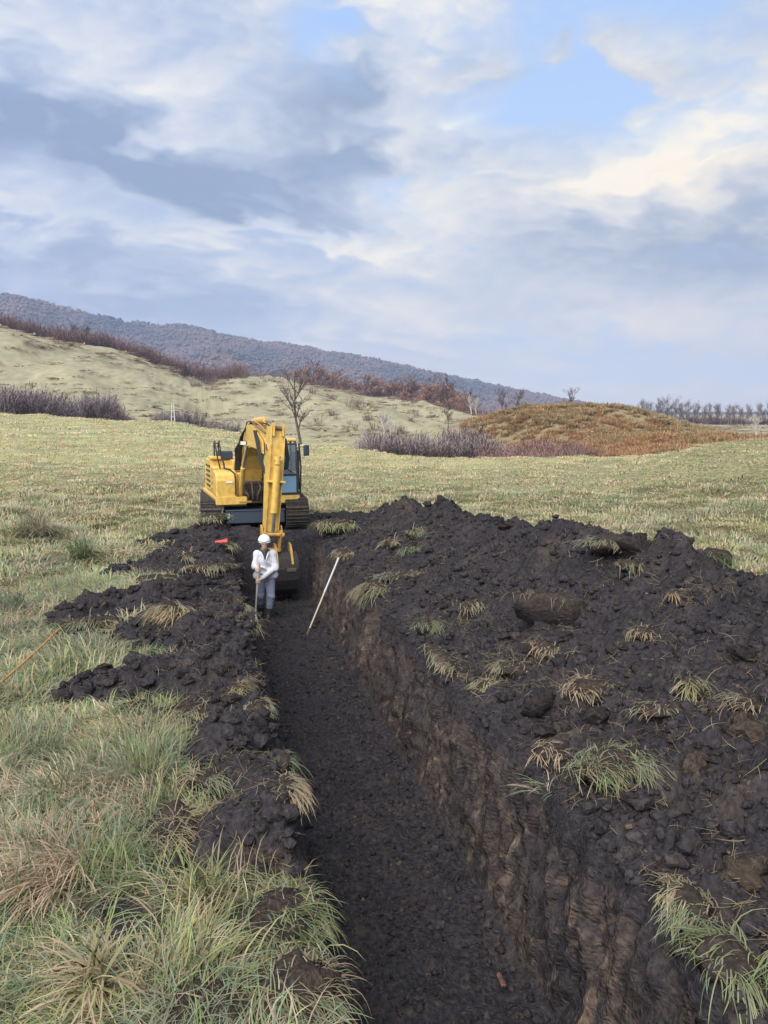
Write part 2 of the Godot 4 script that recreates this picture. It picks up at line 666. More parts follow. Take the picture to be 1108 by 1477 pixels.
# how bare of grass the ground is: 1 black soil, 0 turf
func bare(x: float, z: float) -> float:
	var s := 0.0
	var wob := noise_b.get_noise_2d(x * 2.5, z * 2.5) * 0.14
	if x < 1.0:
		s = smoothstep(-0.12, 0.02, bank_h(x, z) + wob * 0.5)
		# trampled strip between the bank and the lip
		if z < -4.9 and z > -19.0:
			s = maxf(s, smoothstep(-0.05, 0.25, x + wob))
	if x > 2.3 and x < 8.0 and z > -22.0 and z < 3.0:
		s = maxf(s, smoothstep(-0.15, 0.0, heap_base(x, z) + wob * 0.6))
	if z < -17.6 and z > -20.6:
		s = maxf(s, smoothstep(0.0, 0.35, x + wob) * smoothstep(3.0, 2.6, x + wob) * smoothstep(-20.4, -19.8, z + wob))
	# small bare hollows in the near turf
	for p in [[-0.42, -4.35, 0.30], [0.22, -3.95, 0.24], [-1.55, -5.25, 0.34], [-0.12, -4.75, 0.2], [0.36, -3.7, 0.2], [-0.62, -4.6, 0.22], [-1.5, -6.3, 0.2], [-0.3, -5.0, 0.2], [-1.75, -11.0, 0.45], [0.0, -4.15, 0.14]]:
		var d := Vector2(x - p[0], (z - p[1]) * 0.8).length() + wob * 0.5
		s = maxf(s, smoothstep(p[2], p[2] * 0.55, d))
	return s


const TURF_TONES := [Color(0.175, 0.2, 0.09), Color(0.22, 0.22, 0.115), Color(0.27, 0.245, 0.14), Color(0.16, 0.19, 0.085)]


func turf_tone(x: float, z: float) -> Color:
	var r := sqrt(x * x + z * z)
	var f := noise_a.get_noise_2d(x * 0.22 + 11.0, z * 0.22) * 0.9 + noise_a.get_noise_2d(x * 0.05, z * 0.05 + 40.0) * 0.7
	var c: Color = TURF_TONES[0].lerp(TURF_TONES[2], clampf(0.5 + f, 0, 1))
	c = c.lerp(Color(0.37, 0.37, 0.215), clampf((r - 14.0) / 30.0, 0, 0.9))
	if r > 95.0:
		c = c.lerp(Color(0.37, 0.342, 0.24).lerp(Color(0.295, 0.28, 0.185), clampf(0.5 + f * 0.9 + noise_b.get_noise_2d(x * 0.09, z * 0.09) * 0.3, 0, 1)), soft((r - 95.0) / 60.0) * 0.95)
	var a := rad_to_deg(atan2(x, -z))
	if a > 17.0 and r > 76.0 and r < 190.0:
		# the hillock on the right is brown with dying bracken low down
		var low := clampf((165.0 - r) / 60.0, 0.0, 1.0) * smoothstep(17.0, 21.0, a) * smoothstep(76.0, 90.0, r)
		c = c.lerp(Color(0.255, 0.20, 0.12), clampf(low * 0.5 + 0.5 + noise_a.get_noise_2d(x * 0.06, z * 0.06) * 0.6, 0.0, 0.85) * smoothstep(76.0, 100.0, r))
	return c


func soil_tone(x: float, y: float, z: float) -> Color:
	var f := noise_a.get_noise_3d(x * 2.0, y * 2.0, z * 2.0) * 0.5 + noise_b.get_noise_3d(x * 9.0, y * 9.0, z * 9.0) * 0.25
	var c := Color(0.038, 0.037, 0.043).lerp(Color(0.067, 0.063, 0.070), clampf(0.4 + f, 0, 1))
	var g := noise_a.get_noise_3d(x * 1.1 + 70.0, y, z * 1.1)
	return c.lerp(Color(0.095, 0.080, 0.072), clampf(g * 2.0 - 0.35, 0, 0.6))


func build_ground() -> void:
	var xs := PackedFloat32Array()
	var fx := PackedFloat32Array()
	var left := []
	var x := 0.50
	var step := 0.05
	while x > -2300.0:
		left.append(x)
		x -= step
		if x < -2.6:
			step *= 1.055
	left.reverse()
	for p in left:
		xs.append(p)
		fx.append(0.0)
	for k in 27:
		var t := k / 26.0
		xs.append(lerpf(0.56, 0.80, t))
		fx.append(t)
	for k in range(1, 36):
		xs.append(lerpf(0.80, 2.24, k / 36.0))
		fx.append(1.0)
	for k in 37:
		var t := k / 36.0
		xs.append(lerpf(2.24, 2.50, t))
		fx.append(1.0 - t)
	x = 2.56
	step = 0.05
	while x < 2300.0:
		xs.append(x)
		fx.append(0.0)
		x += step
		if x > 3.0:
			step *= 1.05
	var zs := PackedFloat32Array()
	var ez := PackedFloat32Array()
	var back := []
	var z := 1.0
	step = 0.3
	while z < 300.0:
		back.append(z)
		z += step
		if z > 4.5:
			step *= 1.3
	back.reverse()
	for p in back:
		zs.append(p)
		ez.append(1.0 if p < 3.0 else 0.0)
	z = 0.9
	while z > -17.55:
		zs.append(z)
		ez.append(1.0)
		z -= 0.12 if z > -2.8 else (0.04 if z > -8.0 else 0.065)
	for k in 27:
		var t := k / 26.0
		zs.append(lerpf(-17.6, -18.15, t))
		ez.append(1.0 - t)
	z = -18.2
	step = 0.07
	while z > -2400.0:
		zs.append(z)
		ez.append(0.0)
		z -= step
		if z < -22.5:
			step *= 1.05
	var nx := xs.size()
	var nz := zs.size()
	var v := PackedVector3Array()
	var c := PackedColorArray()
	v.resize(nx * nz)
	c.resize(nx * nz)
	for j in nz:
		z = zs[j]
		var lip_l := lip_left(z)
		var lip_r := lip_right(z)
		for k in nx:
			x = xs[k]
			var f := fx[k] * ez[j]
			var g := 0.0
			var y := 0.0
			var col: Color
			var inside := x > 0.53 and x < 2.56 and ez[j] > 0.0
			if inside:
				var wall := 4.0 * fx[k] * (1.0 - fx[k])
				var is_left := x < 1.5
				# the lips wander
				x += (lip_l if is_left else lip_r) * (1.0 - fx[k])
				# scooped faces: streaks that run down the wall
				if fx[k] < 1.0:
					var s := noise_a.get_noise_2d(z * 2.4, fx[k] * 1.2 + (0.0 if is_left else 40.0)) * 0.085 + noise_b.get_noise_2d(z * 8.0, fx[k] * 2.5) * 0.03 + noise_b.get_noise_2d(z * 5.0 + fx[k] * 2.0, fx[k] * 9.0) * 0.025 + noise_b.get_noise_2d(z * 9.0, fx[k] * 8.0) * 0.014
					# grooves left by the bucket teeth
					s += (absf(sin(z * 19.0 + noise_b.get_noise_2d(z * 1.5, fx[k] * 1.2) * 3.0 + fx[k] * 1.4)) - 0.6) * 0.045 * clampf(0.4 + noise_a.get_noise_2d(z * 0.9, fx[k] * 0.8 + 9.0) * 1.6, 0.0, 1.0)
					x += s * minf(wall * 1.5, 1.0) * (-1.0 if is_left else 1.0)
				g = land(xs[k], z)
				var fl := FLOOR_Y + noise_a.get_noise_2d(x * 1.4, z * 1.1) * 0.09 + lumps(x, z, 0.42) + noise_b.get_noise_2d(x * 2.0, z * 14.0) * 0.012
				var ff := f
				if fx[k] < 1.0:
					ff = soft(f) * 0.4 + f * 0.6
				y = lerpf(minf(g, 0.12), fl, ff)
				col = soil_tone(x, y, z)
				if fx[k] < 1.0 and ez[j] >= 1.0:
					# pale subsoil smeared down the cut by the bucket
					var sm := noise_a.get_noise_3d(z * 1.5 + y * 0.5, y * 0.4, 5.0) * 0.75 + noise_b.get_noise_2d(z * 17.0 + y * 3.0, y * 2.4) * 0.42 + noise_b.get_noise_2d(z * 6.0 + y * 1.0, y * 1.2 + 30.0) * 0.25
					var lo := smoothstep(0.08, 0.5, fx[k]) * smoothstep(1.0, 0.86, fx[k])
					var cut := smoothstep(0.03, 0.12, fx[k])
					col = col.lerp(Color(0.105, 0.088, 0.080), clampf(0.28 + sm * 0.9 + clampf((-z - 5.0) * 0.06, 0.0, 0.36), 0.0, 0.9) * cut * (1.0 if not is_left else 0.3))
					var fleck := noise_b.get_noise_2d(z * 27.0 + y * 2.0, y * 4.5 + 11.0) + noise_a.get_noise_2d(z * 1.3 + 8.0, y * 0.9) * 0.8
					col = col.lerp(Color(0.26, 0.20, 0.15), clampf((fleck - 0.62) * 3.5, 0.0, 0.75) * lo)
					col = col.lerp(Color(0.22, 0.17, 0.13), clampf((sm - 0.38) * 3.2, 0.0, 0.65) * lo)
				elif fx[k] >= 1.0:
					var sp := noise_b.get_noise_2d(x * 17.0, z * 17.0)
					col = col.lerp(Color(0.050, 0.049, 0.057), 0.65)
					col = col.lerp(Color(0.14, 0.10, 0.075), clampf((sp - 0.62) * 4.0, 0.0, 0.5))
			else:
				y = land(x, z)
				var near := x > -4.0 and x < 9.0 and z > -22.0 and z < 4.0
				var s := bare(x, z) if near else 0.0
				col = turf_tone(x, z)
				if near or x * x + z * z < 900.0:
					col = col.lerp(Color(0.09, 0.08, 0.05), 0.45)
				if s > 0.0:
					col = col.lerp(soil_tone(x, y, z), s)
					y += lumps(x, z, 0.55) * s
			v[j * nx + k] = Vector3(x, y, z)
			c[j * nx + k] = col
	# smooth normals from the grid
	var n := PackedVector3Array()
	n.resize(nx * nz)
	for j in nz:
		for k in nx:
			var a := v[j * nx + maxi(k - 1, 0)]
			var b := v[j * nx + mini(k + 1, nx - 1)]
			var d := v[maxi(j - 1, 0) * nx + k]
			var e := v[mini(j + 1, nz - 1) * nx + k]
			n[j * nx + k] = (b - a).cross(e - d).normalized() * 1.0
	var parts := {"ground": PackedInt32Array(), "far": PackedInt32Array(), "floor": PackedInt32Array(), "left": PackedInt32Array(), "right": PackedInt32Array(), "end": PackedInt32Array(), "head": PackedInt32Array()}
	for j in nz - 1:
		for k in nx - 1:
			var key := "ground"
			if (fx[k] > 0.0 or fx[k + 1] > 0.0) and (ez[j] > 0.0 or ez[j + 1] > 0.0):
				var flat := fx[k] == 1.0 and fx[k + 1] == 1.0
				if flat:
					key = "floor" if ez[j] == 1.0 and ez[j + 1] == 1.0 else ("end" if zs[j] < -10.0 else "head")
				else:
					key = "left" if xs[k] < 1.5 else "right"
			elif zs[j] < -40.0 or absf(xs[k]) > 40.0:
				key = "far"
			var a := j * nx + k
			parts[key].append_array(PackedInt32Array([a, a + nx, a + 1, a + 1, a + nx, a + nx + 1]))
	for key in parts:
		var used := {}
		var mb := MB.new()
		for q in parts[key]:
			if not used.has(q):
				used[q] = mb.vert(v[q], n[q], c[q])
			mb.i.append(used[q])
		if key in ["ground", "far"]:
			structure(obj("ground" if key == "ground" else "pasture_hills", mb.mesh(), M.ground if key == "ground" else M.far), "grassy ground on both sides of the trench" if key == "ground" else "rolling pale green pasture hills in the distance")
		elif key == "floor":
			structure(obj("trench_floor", mb.mesh(), M.soil), "dark flat floor of the long trench")
		else:
			var words := {"left": "left wall of the trench under the soil mounds", "right": "right wall of the trench smeared with pale brown subsoil", "end": "far end wall of the trench behind the bucket", "head": "near end wall of the trench"}
			structure(obj("trench_wall", mb.mesh(), M.soil), words[key])


# a grid of soil over a height function; what sinks under the ground is left out
func soil_sheet(x0: float, x1: float, z0: float, z1: float, sx: float, sz: float, height: Callable, keep: Callable, follow := false) -> ArrayMesh:
	var nx := int((x1 - x0) / sx) + 1
	var nz := int((z1 - z0) / sz) + 1
	var mb := MB.new()
	for j in nz:
		for k in nx:
			var x := x0 + k * sx
			var z := z0 + j * sz
			if follow:
				# the inner edge follows the lip of the trench
				x += lip_right(z) * clampf(1.0 - (x - x0) / 1.2, 0.0, 1.0)
			var y: float = height.call(x, z)
			# crumbs push sideways too
			var q := Vector3(x + noise_b.get_noise_2d(x * 11.0, z * 11.0) * (0.0 if follow and k < 2 else 0.025), y, z + noise_b.get_noise_2d(x * 11.0 + 9.0, z * 11.0 + 4.0) * 0.025)
			mb.vert(q, Vector3.UP, soil_tone(x, y, z))
	for j in nz - 1:
		for k in nx - 1:
			var a := j * nx + k
			var p: Vector3 = mb.v[a]
			if keep.call(p.x, p.y, p.z) or keep.call(mb.v[a + nx + 1].x, mb.v[a + nx + 1].y, mb.v[a + nx + 1].z):
				mb.i.append_array(PackedInt32Array([a, a + 1, a + nx, a + 1, a + nx + 1, a + nx]))
	mb.smooth()
	# drop unused points
	var out := MB.new()
	var used := {}
	for q in mb.i:
		if not used.has(q):
			used[q] = out.vert(mb.v[q], mb.n[q], mb.c[q])
		out.i.append(used[q])
	return out.mesh()


func build_heaps() -> void:
	var hh := func(x: float, z: float) -> float: return heap_h(x, z)
	var kk := func(_x: float, y: float, _z: float) -> bool: return y > -0.32
	var near := soil_sheet(2.462, 8.4, -9.6, 3.0, 0.042, 0.042, hh, kk, true)
	var big := obj("spoil_heap", near, M.soil)
	tag(big, "long heap of black soil thrown up along the right side of the trench", "soil heap")
	var farther := soil_sheet(2.462, 8.0, -22.4, -9.57, 0.055, 0.055, hh, kk, true)
	var more := obj("far_half", farther, M.soil, big)
	more.name = "heap_ridge"
	for m in BANK:
		var x0 := 99.0
		var x1 := -99.0
		var z0 := 99.0
		var z1 := -99.0
		for b in m[2]:
			var r := maxf(b[2], b[3]) * 1.4
			x0 = minf(x0, b[0] - r)
			x1 = maxf(x1, b[0] + r)
			z0 = minf(z0, b[1] - r)
			z1 = maxf(z1, b[1] + r)
		x1 = minf(x1, 0.68)
		var own: Array = m[2]
		var bh := func(x: float, z: float) -> float:
			var h := -1.0
			for b in own:
				h = maxf(h, bump_h(b, x, z))
			# the trench side is cut off
			h -= maxf(0.0, x - 0.48) * 3.0
			return h + lumps(x, z, 0.8) * clampf(0.35 + h * 2.0, 0.2, 1.0)
		var bk := func(x: float, y: float, z: float) -> bool: return y > -0.16
		var s := 0.032 if z1 > -9.0 else 0.045
		tag(obj(m[0], soil_sheet(x0, x1, z0, z1, s, s, bh, bk), M.soil), m[1], "soil mound")


# ---------------------------------------------------------------- sky: [bearing, height, half width, half height, tilt, strength]
const GAPS := [[25.0, 20.8, 6.5, 3.0, -8, 1.2], [29.0, 25.5, 7.0, 2.2, 0, 0.75], [6.3, 24.5, 1.6, 1.6, 0, 0.8], [33.0, 2.8, 9.0, 1.3, 0, 0.5], [24.0, 4.5, 7.0, 1.6, 0, 0.35], [15.5, 13.6, 1.8, 0.9, -10, 0.6], [20.5, 15.2, 1.0, 0.7, 0, 0.5], [28.5, 21.9, 2.6, 1.4, -25, -1.2], [23.2, 22.4, 1.3, 0.9, 0, -1.0], [18.5, 22.4, 2.0, 1.0, 0, -0.8], [-1.5, 13.0, 3.0, 0.8, -6, 0.3], [75, 24, 9, 4, 0, 1.0], [-50, 28, 9, 4, 0, 1.0], [110, 30, 12, 5, 0, 1.0], [-110, 22, 12, 5, 0, 1.0], [170, 25, 12, 5, 0, 1.0]]
const LIGHTS := [[-8.0, 17.0, 9.0, 2.2, -4, -0.52], [0.0, 14.9, 9.0, 1.3, -8, -0.56], [9.0, 20.6, 3.6, 2.4, 10, -0.46], [10.5, 16.2, 5.0, 1.4, 0, -0.50], [-11.5, 22.6, 2.0, 1.5, 0, -0.35], [-8.0, 9.0, 12.0, 3.0, -4, -0.26], [34.0, 10.4, 9.0, 2.6, 4, -0.34], [27.0, 12.6, 7.0, 1.6, 10, -0.22], [13.0, 26.0, 5.0, 2.4, 0, 0.40], [31.5, 16.0, 5.5, 2.4, 14, 0.42], [37.0, 17.6, 5.0, 2.8, 12, 0.40], [19.6, 19.0, 1.5, 0.55, 10, 0.4], [3.5, 13.1, 6.0, 0.9, -9, 0.34], [9.5, 12.0, 6.0, 0.9, -9, 0.30], [17.5, 12.2, 4.0, 1.5, 5, 0.34], [8.0, 9.6, 11.0, 1.6, -4, 0.12], [0.0, 20.2, 2.0, 1.2, 20, 0.22], [2.8, 17.4, 2.2, 1.2, 25, 0.18], [-10.0, 13.2, 3.0, 0.8, -5, 0.22], [-8.0, 15.9, 2.4, 0.9, 0, 0.2], [26.0, 5.6, 14.0, 2.4, 0, 0.32], [36.0, 2.0, 12.0, 1.6, 0, 0.36], [12.0, 6.5, 8.0, 1.4, -4, 0.15], [-4.0, 11.6, 7.0, 0.5, -8, 0.2]]


func blob(list: Array, az: float, el: float) -> float:
	var s := 0.0
	for b in list:
		var dx: float = az - b[0]
		var dy: float = el - b[1]
		if absf(dx) < b[2] * 3.4 and absf(dy) < b[2] * 3.4:
			var t := deg_to_rad(b[4])
			var p: float = (dx * cos(t) + dy * sin(t)) / b[2]
			var q: float = (-dx * sin(t) + dy * cos(t)) / b[3]
			s += b[5] * exp(-(p * p + q * q) * 0.8)
	return s


func sky_image() -> Image:
	var w := 4096
	var h := 2048
	var data := PackedByteArray()
	data.resize(w * h * 3)
	var n1 := FastNoiseLite.new()
	n1.noise_type = FastNoiseLite.TYPE_SIMPLEX_SMOOTH
	n1.frequency = 1.0
	n1.fractal_octaves = 5
	n1.fractal_gain = 0.52
	n1.seed = 77
	var low := Color(1.0, 0.985, 0.975)
	var clear_low := Color(0.82, 0.89, 0.95)
	var clear_high := Color(0.63, 0.745, 0.915)
	var dark := Color(0.555, 0.62, 0.715)
	var mid := Color(0.77, 0.795, 0.84)
	var bright := Color(0.955, 0.93, 0.875)
	for j in h / 2:
		var el := 90.0 - (j + 0.5) * 180.0 / h
		var se := sin(deg_to_rad(el))
		var ce := cos(deg_to_rad(el))
		var k := 1.0 / (se + 0.16)
		var i := -1
		var coarse := 0
		while i + maxi(coarse, 1) < w:
			i += maxi(coarse, 1)
			var az := (i + 0.5) * 360.0 / w
			if az > 180.0:
				az -= 360.0
			coarse = 1 if el < 30.0 and az > -24.0 and az < 50.0 else (3 if el < 45.0 else 8)
			if j % 2 == 1 and coarse > 1:
				# repeat the row above where nothing fine is needed
				var from := ((j - 1) * w + i) * 3
				for q in mini(coarse, w - i) * 3:
					data[(j * w + i) * 3 + q] = data[from + q]
				continue
			var sx := sin(deg_to_rad(az)) * ce * k
			var sz := cos(deg_to_rad(az)) * ce * k
			# cloud streets lie a little across the view
			var u := sx * 0.85 + sz * 0.35
			var vv := sz * 0.9 - sx * 0.35
			var a := n1.get_noise_2d(u * 0.75, vv * 0.95)
			var b := n1.get_noise_2d(u * 1.9 + 20.0 + a * 0.5, vv * 2.6)
			var fine := n1.get_noise_2d(az * 0.13 + a, el * 0.30 + b * 0.6)
			var fine2 := n1.get_noise_2d(az * 0.42 + 90.0 + fine, el * 0.85 + fine)
			var waz := az + a * 6.0 + b * 2.0 + fine * 2.6
			var wel := el + b * 1.2 - a * 1.4 + fine * 1.5
			var cover := clampf(0.92 + a * 0.25 + b * 0.2 + fine * 0.35 + fine2 * 0.12 - blob(GAPS, waz, wel), 0.0, 1.0)
			cover = cover * cover * (3.0 - 2.0 * cover)
			var br := 0.50 + a * 0.24 + b * 0.16 + fine * 0.24 + fine2 * 0.13 + blob(LIGHTS, waz, wel)
			var near_ground := clampf(1.0 - el / 7.0, 0.0, 1.0)
			br = lerpf(br, 0.72, near_ground * 0.5)
			br = clampf(br, 0.0, 1.0)
			var cloud := dark.lerp(mid, br * 2.0) if br < 0.5 else mid.lerp(bright, br * 2.0 - 1.0)
			# warm on the bright side, blue on the shaded side of the sky
			var side := clampf((az - 12.0) / 40.0, -1.0, 1.0)
			if absf(az) > 90.0:
				side = side * (180.0 - absf(az)) / 90.0
			cloud = cloud.lerp(Color(cloud.r * 1.03, cloud.g * 0.995, cloud.b * 0.94), clampf(side, 0, 1))
			cloud = cloud.lerp(Color(cloud.r * 0.965, cloud.g * 0.98, cloud.b * 1.015), clampf(-side * 1.6, 0, 1))
			var clear := clear_low.lerp(clear_high, pow(clampf(el / 26.0, 0, 1), 0.8))
			var col := clear.lerp(cloud, cover)
			col = col.lerp(low, near_ground * 0.6)
			var o := (j * w + i) * 3
			var cr := int(clampf(col.r, 0, 1) * 255.0)
			var cg := int(clampf(col.g, 0, 1) * 255.0)
			var cb := int(clampf(col.b, 0, 1) * 255.0)
			for q in mini(coarse, w - i):
				data[o] = cr
				data[o + 1] = cg
				data[o + 2] = cb
				o += 3
	for j in range(h / 2, h):
		for i in w:
			var o := (j * w + i) * 3
			data[o] = 120
			data[o + 1] = 118
			data[o + 2] = 105
	return Image.create_from_data(w, h, false, Image.FORMAT_RGB8, data)


# ---------------------------------------------------------------- grass, straw, clods
const GREEN := [Color(0.11, 0.185, 0.075), Color(0.15, 0.22, 0.095), Color(0.19, 0.26, 0.12), Color(0.13, 0.20, 0.13)]
const GREYGREEN := [Color(0.19, 0.255, 0.175), Color(0.24, 0.285, 0.205), Color(0.15, 0.20, 0.14), Color(0.30, 0.32, 0.235)]
const STRAW := [Color(0.44, 0.36, 0.25), Color(0.36, 0.28, 0.195), Color(0.50, 0.43, 0.31), Color(0.33, 0.245, 0.18)]
const LIME := [Color(0.26, 0.31, 0.12), Color(0.32, 0.35, 0.15), Color(0.21, 0.27, 0.10), Color(0.39, 0.37, 0.19)]


func mixed(r: RandomNumberGenerator, lists: Array) -> Color:
	var l: Array = lists[r.randi() % lists.size()]
	var c: Color = l[r.randi() % l.size()]
	var k := r.randf_range(0.82, 1.18)
	return Color(c.r * k, c.g * k, c.b * k)


func tuft(s: int, count: int, spread: float, l0: float, l1: float, w: float, droop: float, lean: float, pal: Array, segs: int) -> ArrayMesh:
	var r := rng_of(s)
	var mb := MB.new()
	for k in count:
		var a := r.randf() * TAU
		var q := sqrt(r.randf()) * spread
		var root := Vector3(cos(a) * q, -0.02, sin(a) * q)
		var dir := Vector3(cos(a) * 0.55 * q / spread + r.randfn() * 0.25 + lean, r.randf_range(0.55, 1.1), sin(a) * 0.55 * q / spread + r.randfn() * 0.25)
		var c1 := mixed(r, pal)
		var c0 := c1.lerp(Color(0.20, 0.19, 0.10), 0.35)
		if r.randf() < 0.2:
			c1 = c1.lerp(STRAW[r.randi() % 4], 0.6)
		mb.blade(root, dir, r.randf_range(l0, l1), w * r.randf_range(0.7, 1.3), droop * r.randf_range(0.5, 1.4), Vector3(r.randfn() * 0.35 + lean * 0.8, 0, r.randfn() * 0.35), c0, c1, segs)
	return mb.mesh()


func turf_free(x: float, z: float) -> bool:
	if z < -19.6 and z > -23.6 and absf(x - 1.2) < 1.45:
		return false
	if x > 0.40 and x < 2.55 and z > -18.2:
		return false
	if x > 2.4 and x < 8.5 and z > -23.0 and z < 3.0 and heap_base(x, z) > -0.05:
		return false
	return true


func turf_mix(x: float, z: float) -> int:
	# which sort of grass stands here: 0 green, 1 grey green, 2 straw, 3 lime
	var f := noise_a.get_noise_2d(x * 0.55, z * 0.55)
	var g := noise_a.get_noise_2d(x * 0.3 + 60.0, z * 0.3)
	var h := fposmod(sin(x * 127.1 + z * 311.7) * 43758.5, 1.0)
	if f + (h - 0.5) * 0.7 > 0.22:
		return 2
	if g + (h - 0.5) * 0.6 > 0.2:
		return 3
	return 1 if h < 0.5 else 0


func spread_grass() -> void:
	var r := rng_of(41)
	var pals := [[GREEN, GREEN, GREYGREEN, LIME], [GREYGREEN, GREYGREEN, GREEN, STRAW], [STRAW, STRAW, STRAW, GREYGREEN], [LIME, GREEN, LIME, STRAW]]
	# bands: [from, to, per square metre, blades, patch, shortest, longest, width, segments, draw angle]
	var bands := [
		[1.5, 8.0, 95.0, 44, 0.15, 0.12, 0.38, 0.0070, 4, "turf_grass", 2.0],
		[8.0, 15.0, 48.0, 38, 0.18, 0.12, 0.32, 0.011, 3, "turf_grass", 1.9],
		[15.0, 28.0, 20.0, 34, 0.28, 0.08, 0.22, 0.018, 3, "meadow_grass", 1.9],
		[28.0, 60.0, 6.0, 34, 0.5, 0.05, 0.15, 0.036, 2, "meadow_grass", 2.0],
		[60.0, 105.0, 2.0, 30, 0.9, 0.06, 0.16, 0.07, 2, "meadow_grass", 2.0],
	]
	for b in bands:
		var lists := [[], [], [], [], [], [], [], []]
		var tints := [[], [], [], [], [], [], [], []]
		var lo: float = deg_to_rad(-24.0 if b[1] < 20 else -19.0)
		var hi: float = deg_to_rad(48.0 if b[1] < 20 else 43.0)
		if b[1] < 9.0:
			lo = deg_to_rad(-50)
			hi = deg_to_rad(60)
		var count := int((hi - lo) * 0.5 * (b[1] * b[1] - b[0] * b[0]) * b[2])
		for k in count:
			var a := r.randf_range(lo, hi)
			var d := sqrt(r.randf_range(b[0] * b[0], b[1] * b[1]))
			var x := sin(a) * d
			var z := -cos(a) * d
			if not turf_free(x, z):
				continue
			var s := bare(x, z) if d < 26.0 and x > -3.0 and x < 9.0 else 0.0
			if s > 0.35 and r.randf() < minf(1.0, s * 1.25):
				continue
			var y := land(x, z)
			var sort := turf_mix(x, z)
			var dir := noise_b.get_noise_2d(x * 0.7, z * 0.7) * 2.6 + 2.0 + r.randfn() * 0.5
			var tall := clampf(1.0 + noise_a.get_noise_2d(x * 0.8 + 7.0, z * 0.8) * 1.1, 0.55, 1.6) * r.randf_range(0.8, 1.2)
			if s > 0.05:
				tall *= 0.75
			var sx := r.randf_range(0.9, 1.25)
			lists[sort * 2 + k % 2].append(Transform3D(Basis(Vector3.UP, dir).scaled(Vector3(sx, tall, sx)), Vector3(x, y, z)))
			var lum := clampf(1.0 + noise_a.get_noise_2d(x * 0.5 + 33.0, z * 0.5) * (0.45 if d < 20.0 else 0.25), 0.7, 1.3) * r.randf_range(1.25, 1.6)
			var warm := clampf((d - 12.0) / 30.0, 0.0, 1.0) * 0.5
			tints[sort * 2 + k % 2].append(Color(lum * (1.0 + warm * 1.1), lum * (1.0 + warm * 0.85), lum * (1.0 + warm * 0.75)))
		for q in 8:
			if lists[q].size() == 0:
				continue
			var dr: float = b[10] + (0.3 if q / 2 == 2 else 0.0)
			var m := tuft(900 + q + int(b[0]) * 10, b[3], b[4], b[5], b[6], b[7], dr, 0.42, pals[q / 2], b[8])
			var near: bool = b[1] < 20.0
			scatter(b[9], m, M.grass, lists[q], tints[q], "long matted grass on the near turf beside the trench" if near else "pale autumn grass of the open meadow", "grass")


# rough grass clumps on the far slopes
func spread_hill_grass() -> void:
	var r := rng_of(43)
	var where := []
	var tints := []
	for k in 1300:
		var a := deg_to_rad(r.randf_range(-16.0, 41.0))
		var d := sqrt(r.randf_range(100.0 * 100.0, 310.0 * 310.0))
		var x := sin(a) * d
		var z := -cos(a) * d
		var s := r.randf_range(0.8, 2.0) * (0.7 + d / 300.0)
		where.append(Transform3D(Basis(Vector3.UP, r.randf() * TAU).scaled(Vector3(s * 1.9, s * 0.34, s * 1.9)), Vector3(x, land(x, z), z)))
		var t := clampf(0.95 + noise_a.get_noise_2d(x * 0.03, z * 0.03) * 0.4 + r.randfn() * 0.10, 0.6, 1.4)
		tints.append(Color(t * 1.45, t * 1.36, t * 1.36))
	scatter("hill_grass", tuft(77, 30, 0.5, 0.3, 0.7, 0.10, 1.2, 0.2, [STRAW, GREYGREEN, STRAW], 2), M.grass, where, tints, "rough dry grass on the far pasture slopes", "grass")
	# rusty bracken on the flank of the right hand hillock
	where = []
	tints = []
	for k in 11000:
		var a := deg_to_rad(r.randf_range(18.5, 41.0))
		var d := r.randf_range(84.0, 160.0)
		var x := sin(a) * d
		var z := -cos(a) * d
		var up := clampf((d - 80.0) / 70.0, 0, 1)
		var patch := noise_a.get_noise_2d(x * 0.05 + 5.0, z * 0.05) + noise_b.get_noise_2d(x * 0.16, z * 0.16) * 0.35
		if patch * 0.6 + r.randf_range(-0.6, 0.6) < up * 0.35 - 0.25:
			continue
		var s := r.randf_range(0.45, 1.1)
		where.append(Transform3D(Basis(Vector3.UP, r.randf() * TAU).scaled(Vector3(s * 1.3, s, s * 1.3)), Vector3(x, land(x, z), z)))
		var t := r.randf_range(0.7, 1.05)
		var olive := clampf(up * 0.9 + noise_a.get_noise_2d(x * 0.07, z * 0.07 + 20.0) * 0.9, 0.0, 1.0)
		tints.append(Color(t * lerpf(1.15, 0.98, olive), t * lerpf(0.95, 1.10, olive), t * lerpf(0.85, 1.0, olive)))
	scatter("bracken", tuft(78, 40, 0.45, 0.4, 0.95, 0.11, 1.1, 0.0, [[Color(0.50, 0.32, 0.18), Color(0.55, 0.37, 0.21), Color(0.44, 0.28, 0.16)], [Color(0.40, 0.31, 0.18)]], 2), M.grass, where, tints, "rust brown bracken on the flank of the right hand hillock", "bracken")


func lump_mesh(s: int, squash: float, rough: float) -> ArrayMesh:
	var mb := MB.new()
	var rings := 7
	var sides := 9
	var off := Vector3(s * 3.7, s * 1.3, 0)
	for j in rings + 1:
		var p := PI * j / rings
		for k in sides:
			var a := TAU * k / sides
			var d := Vector3(sin(p) * cos(a), cos(p), sin(p) * sin(a))
			var q := 1.0 + noise_a.get_noise_3dv(d * 0.9 + off) * rough + noise_b.get_noise_3dv(d * 2.6 + off) * rough * 0.4
			mb.vert(d * q * Vector3(1, squash, 1) * 0.5, d, Color.WHITE)
	for j in rings:
		for k in sides:
			var a := j * sides + k
			var b := j * sides + (k + 1) % sides
			mb.i.append_array(PackedInt32Array([a, b, a + sides, b, b + sides, a + sides]))
	mb.smooth()
	return mb.mesh()


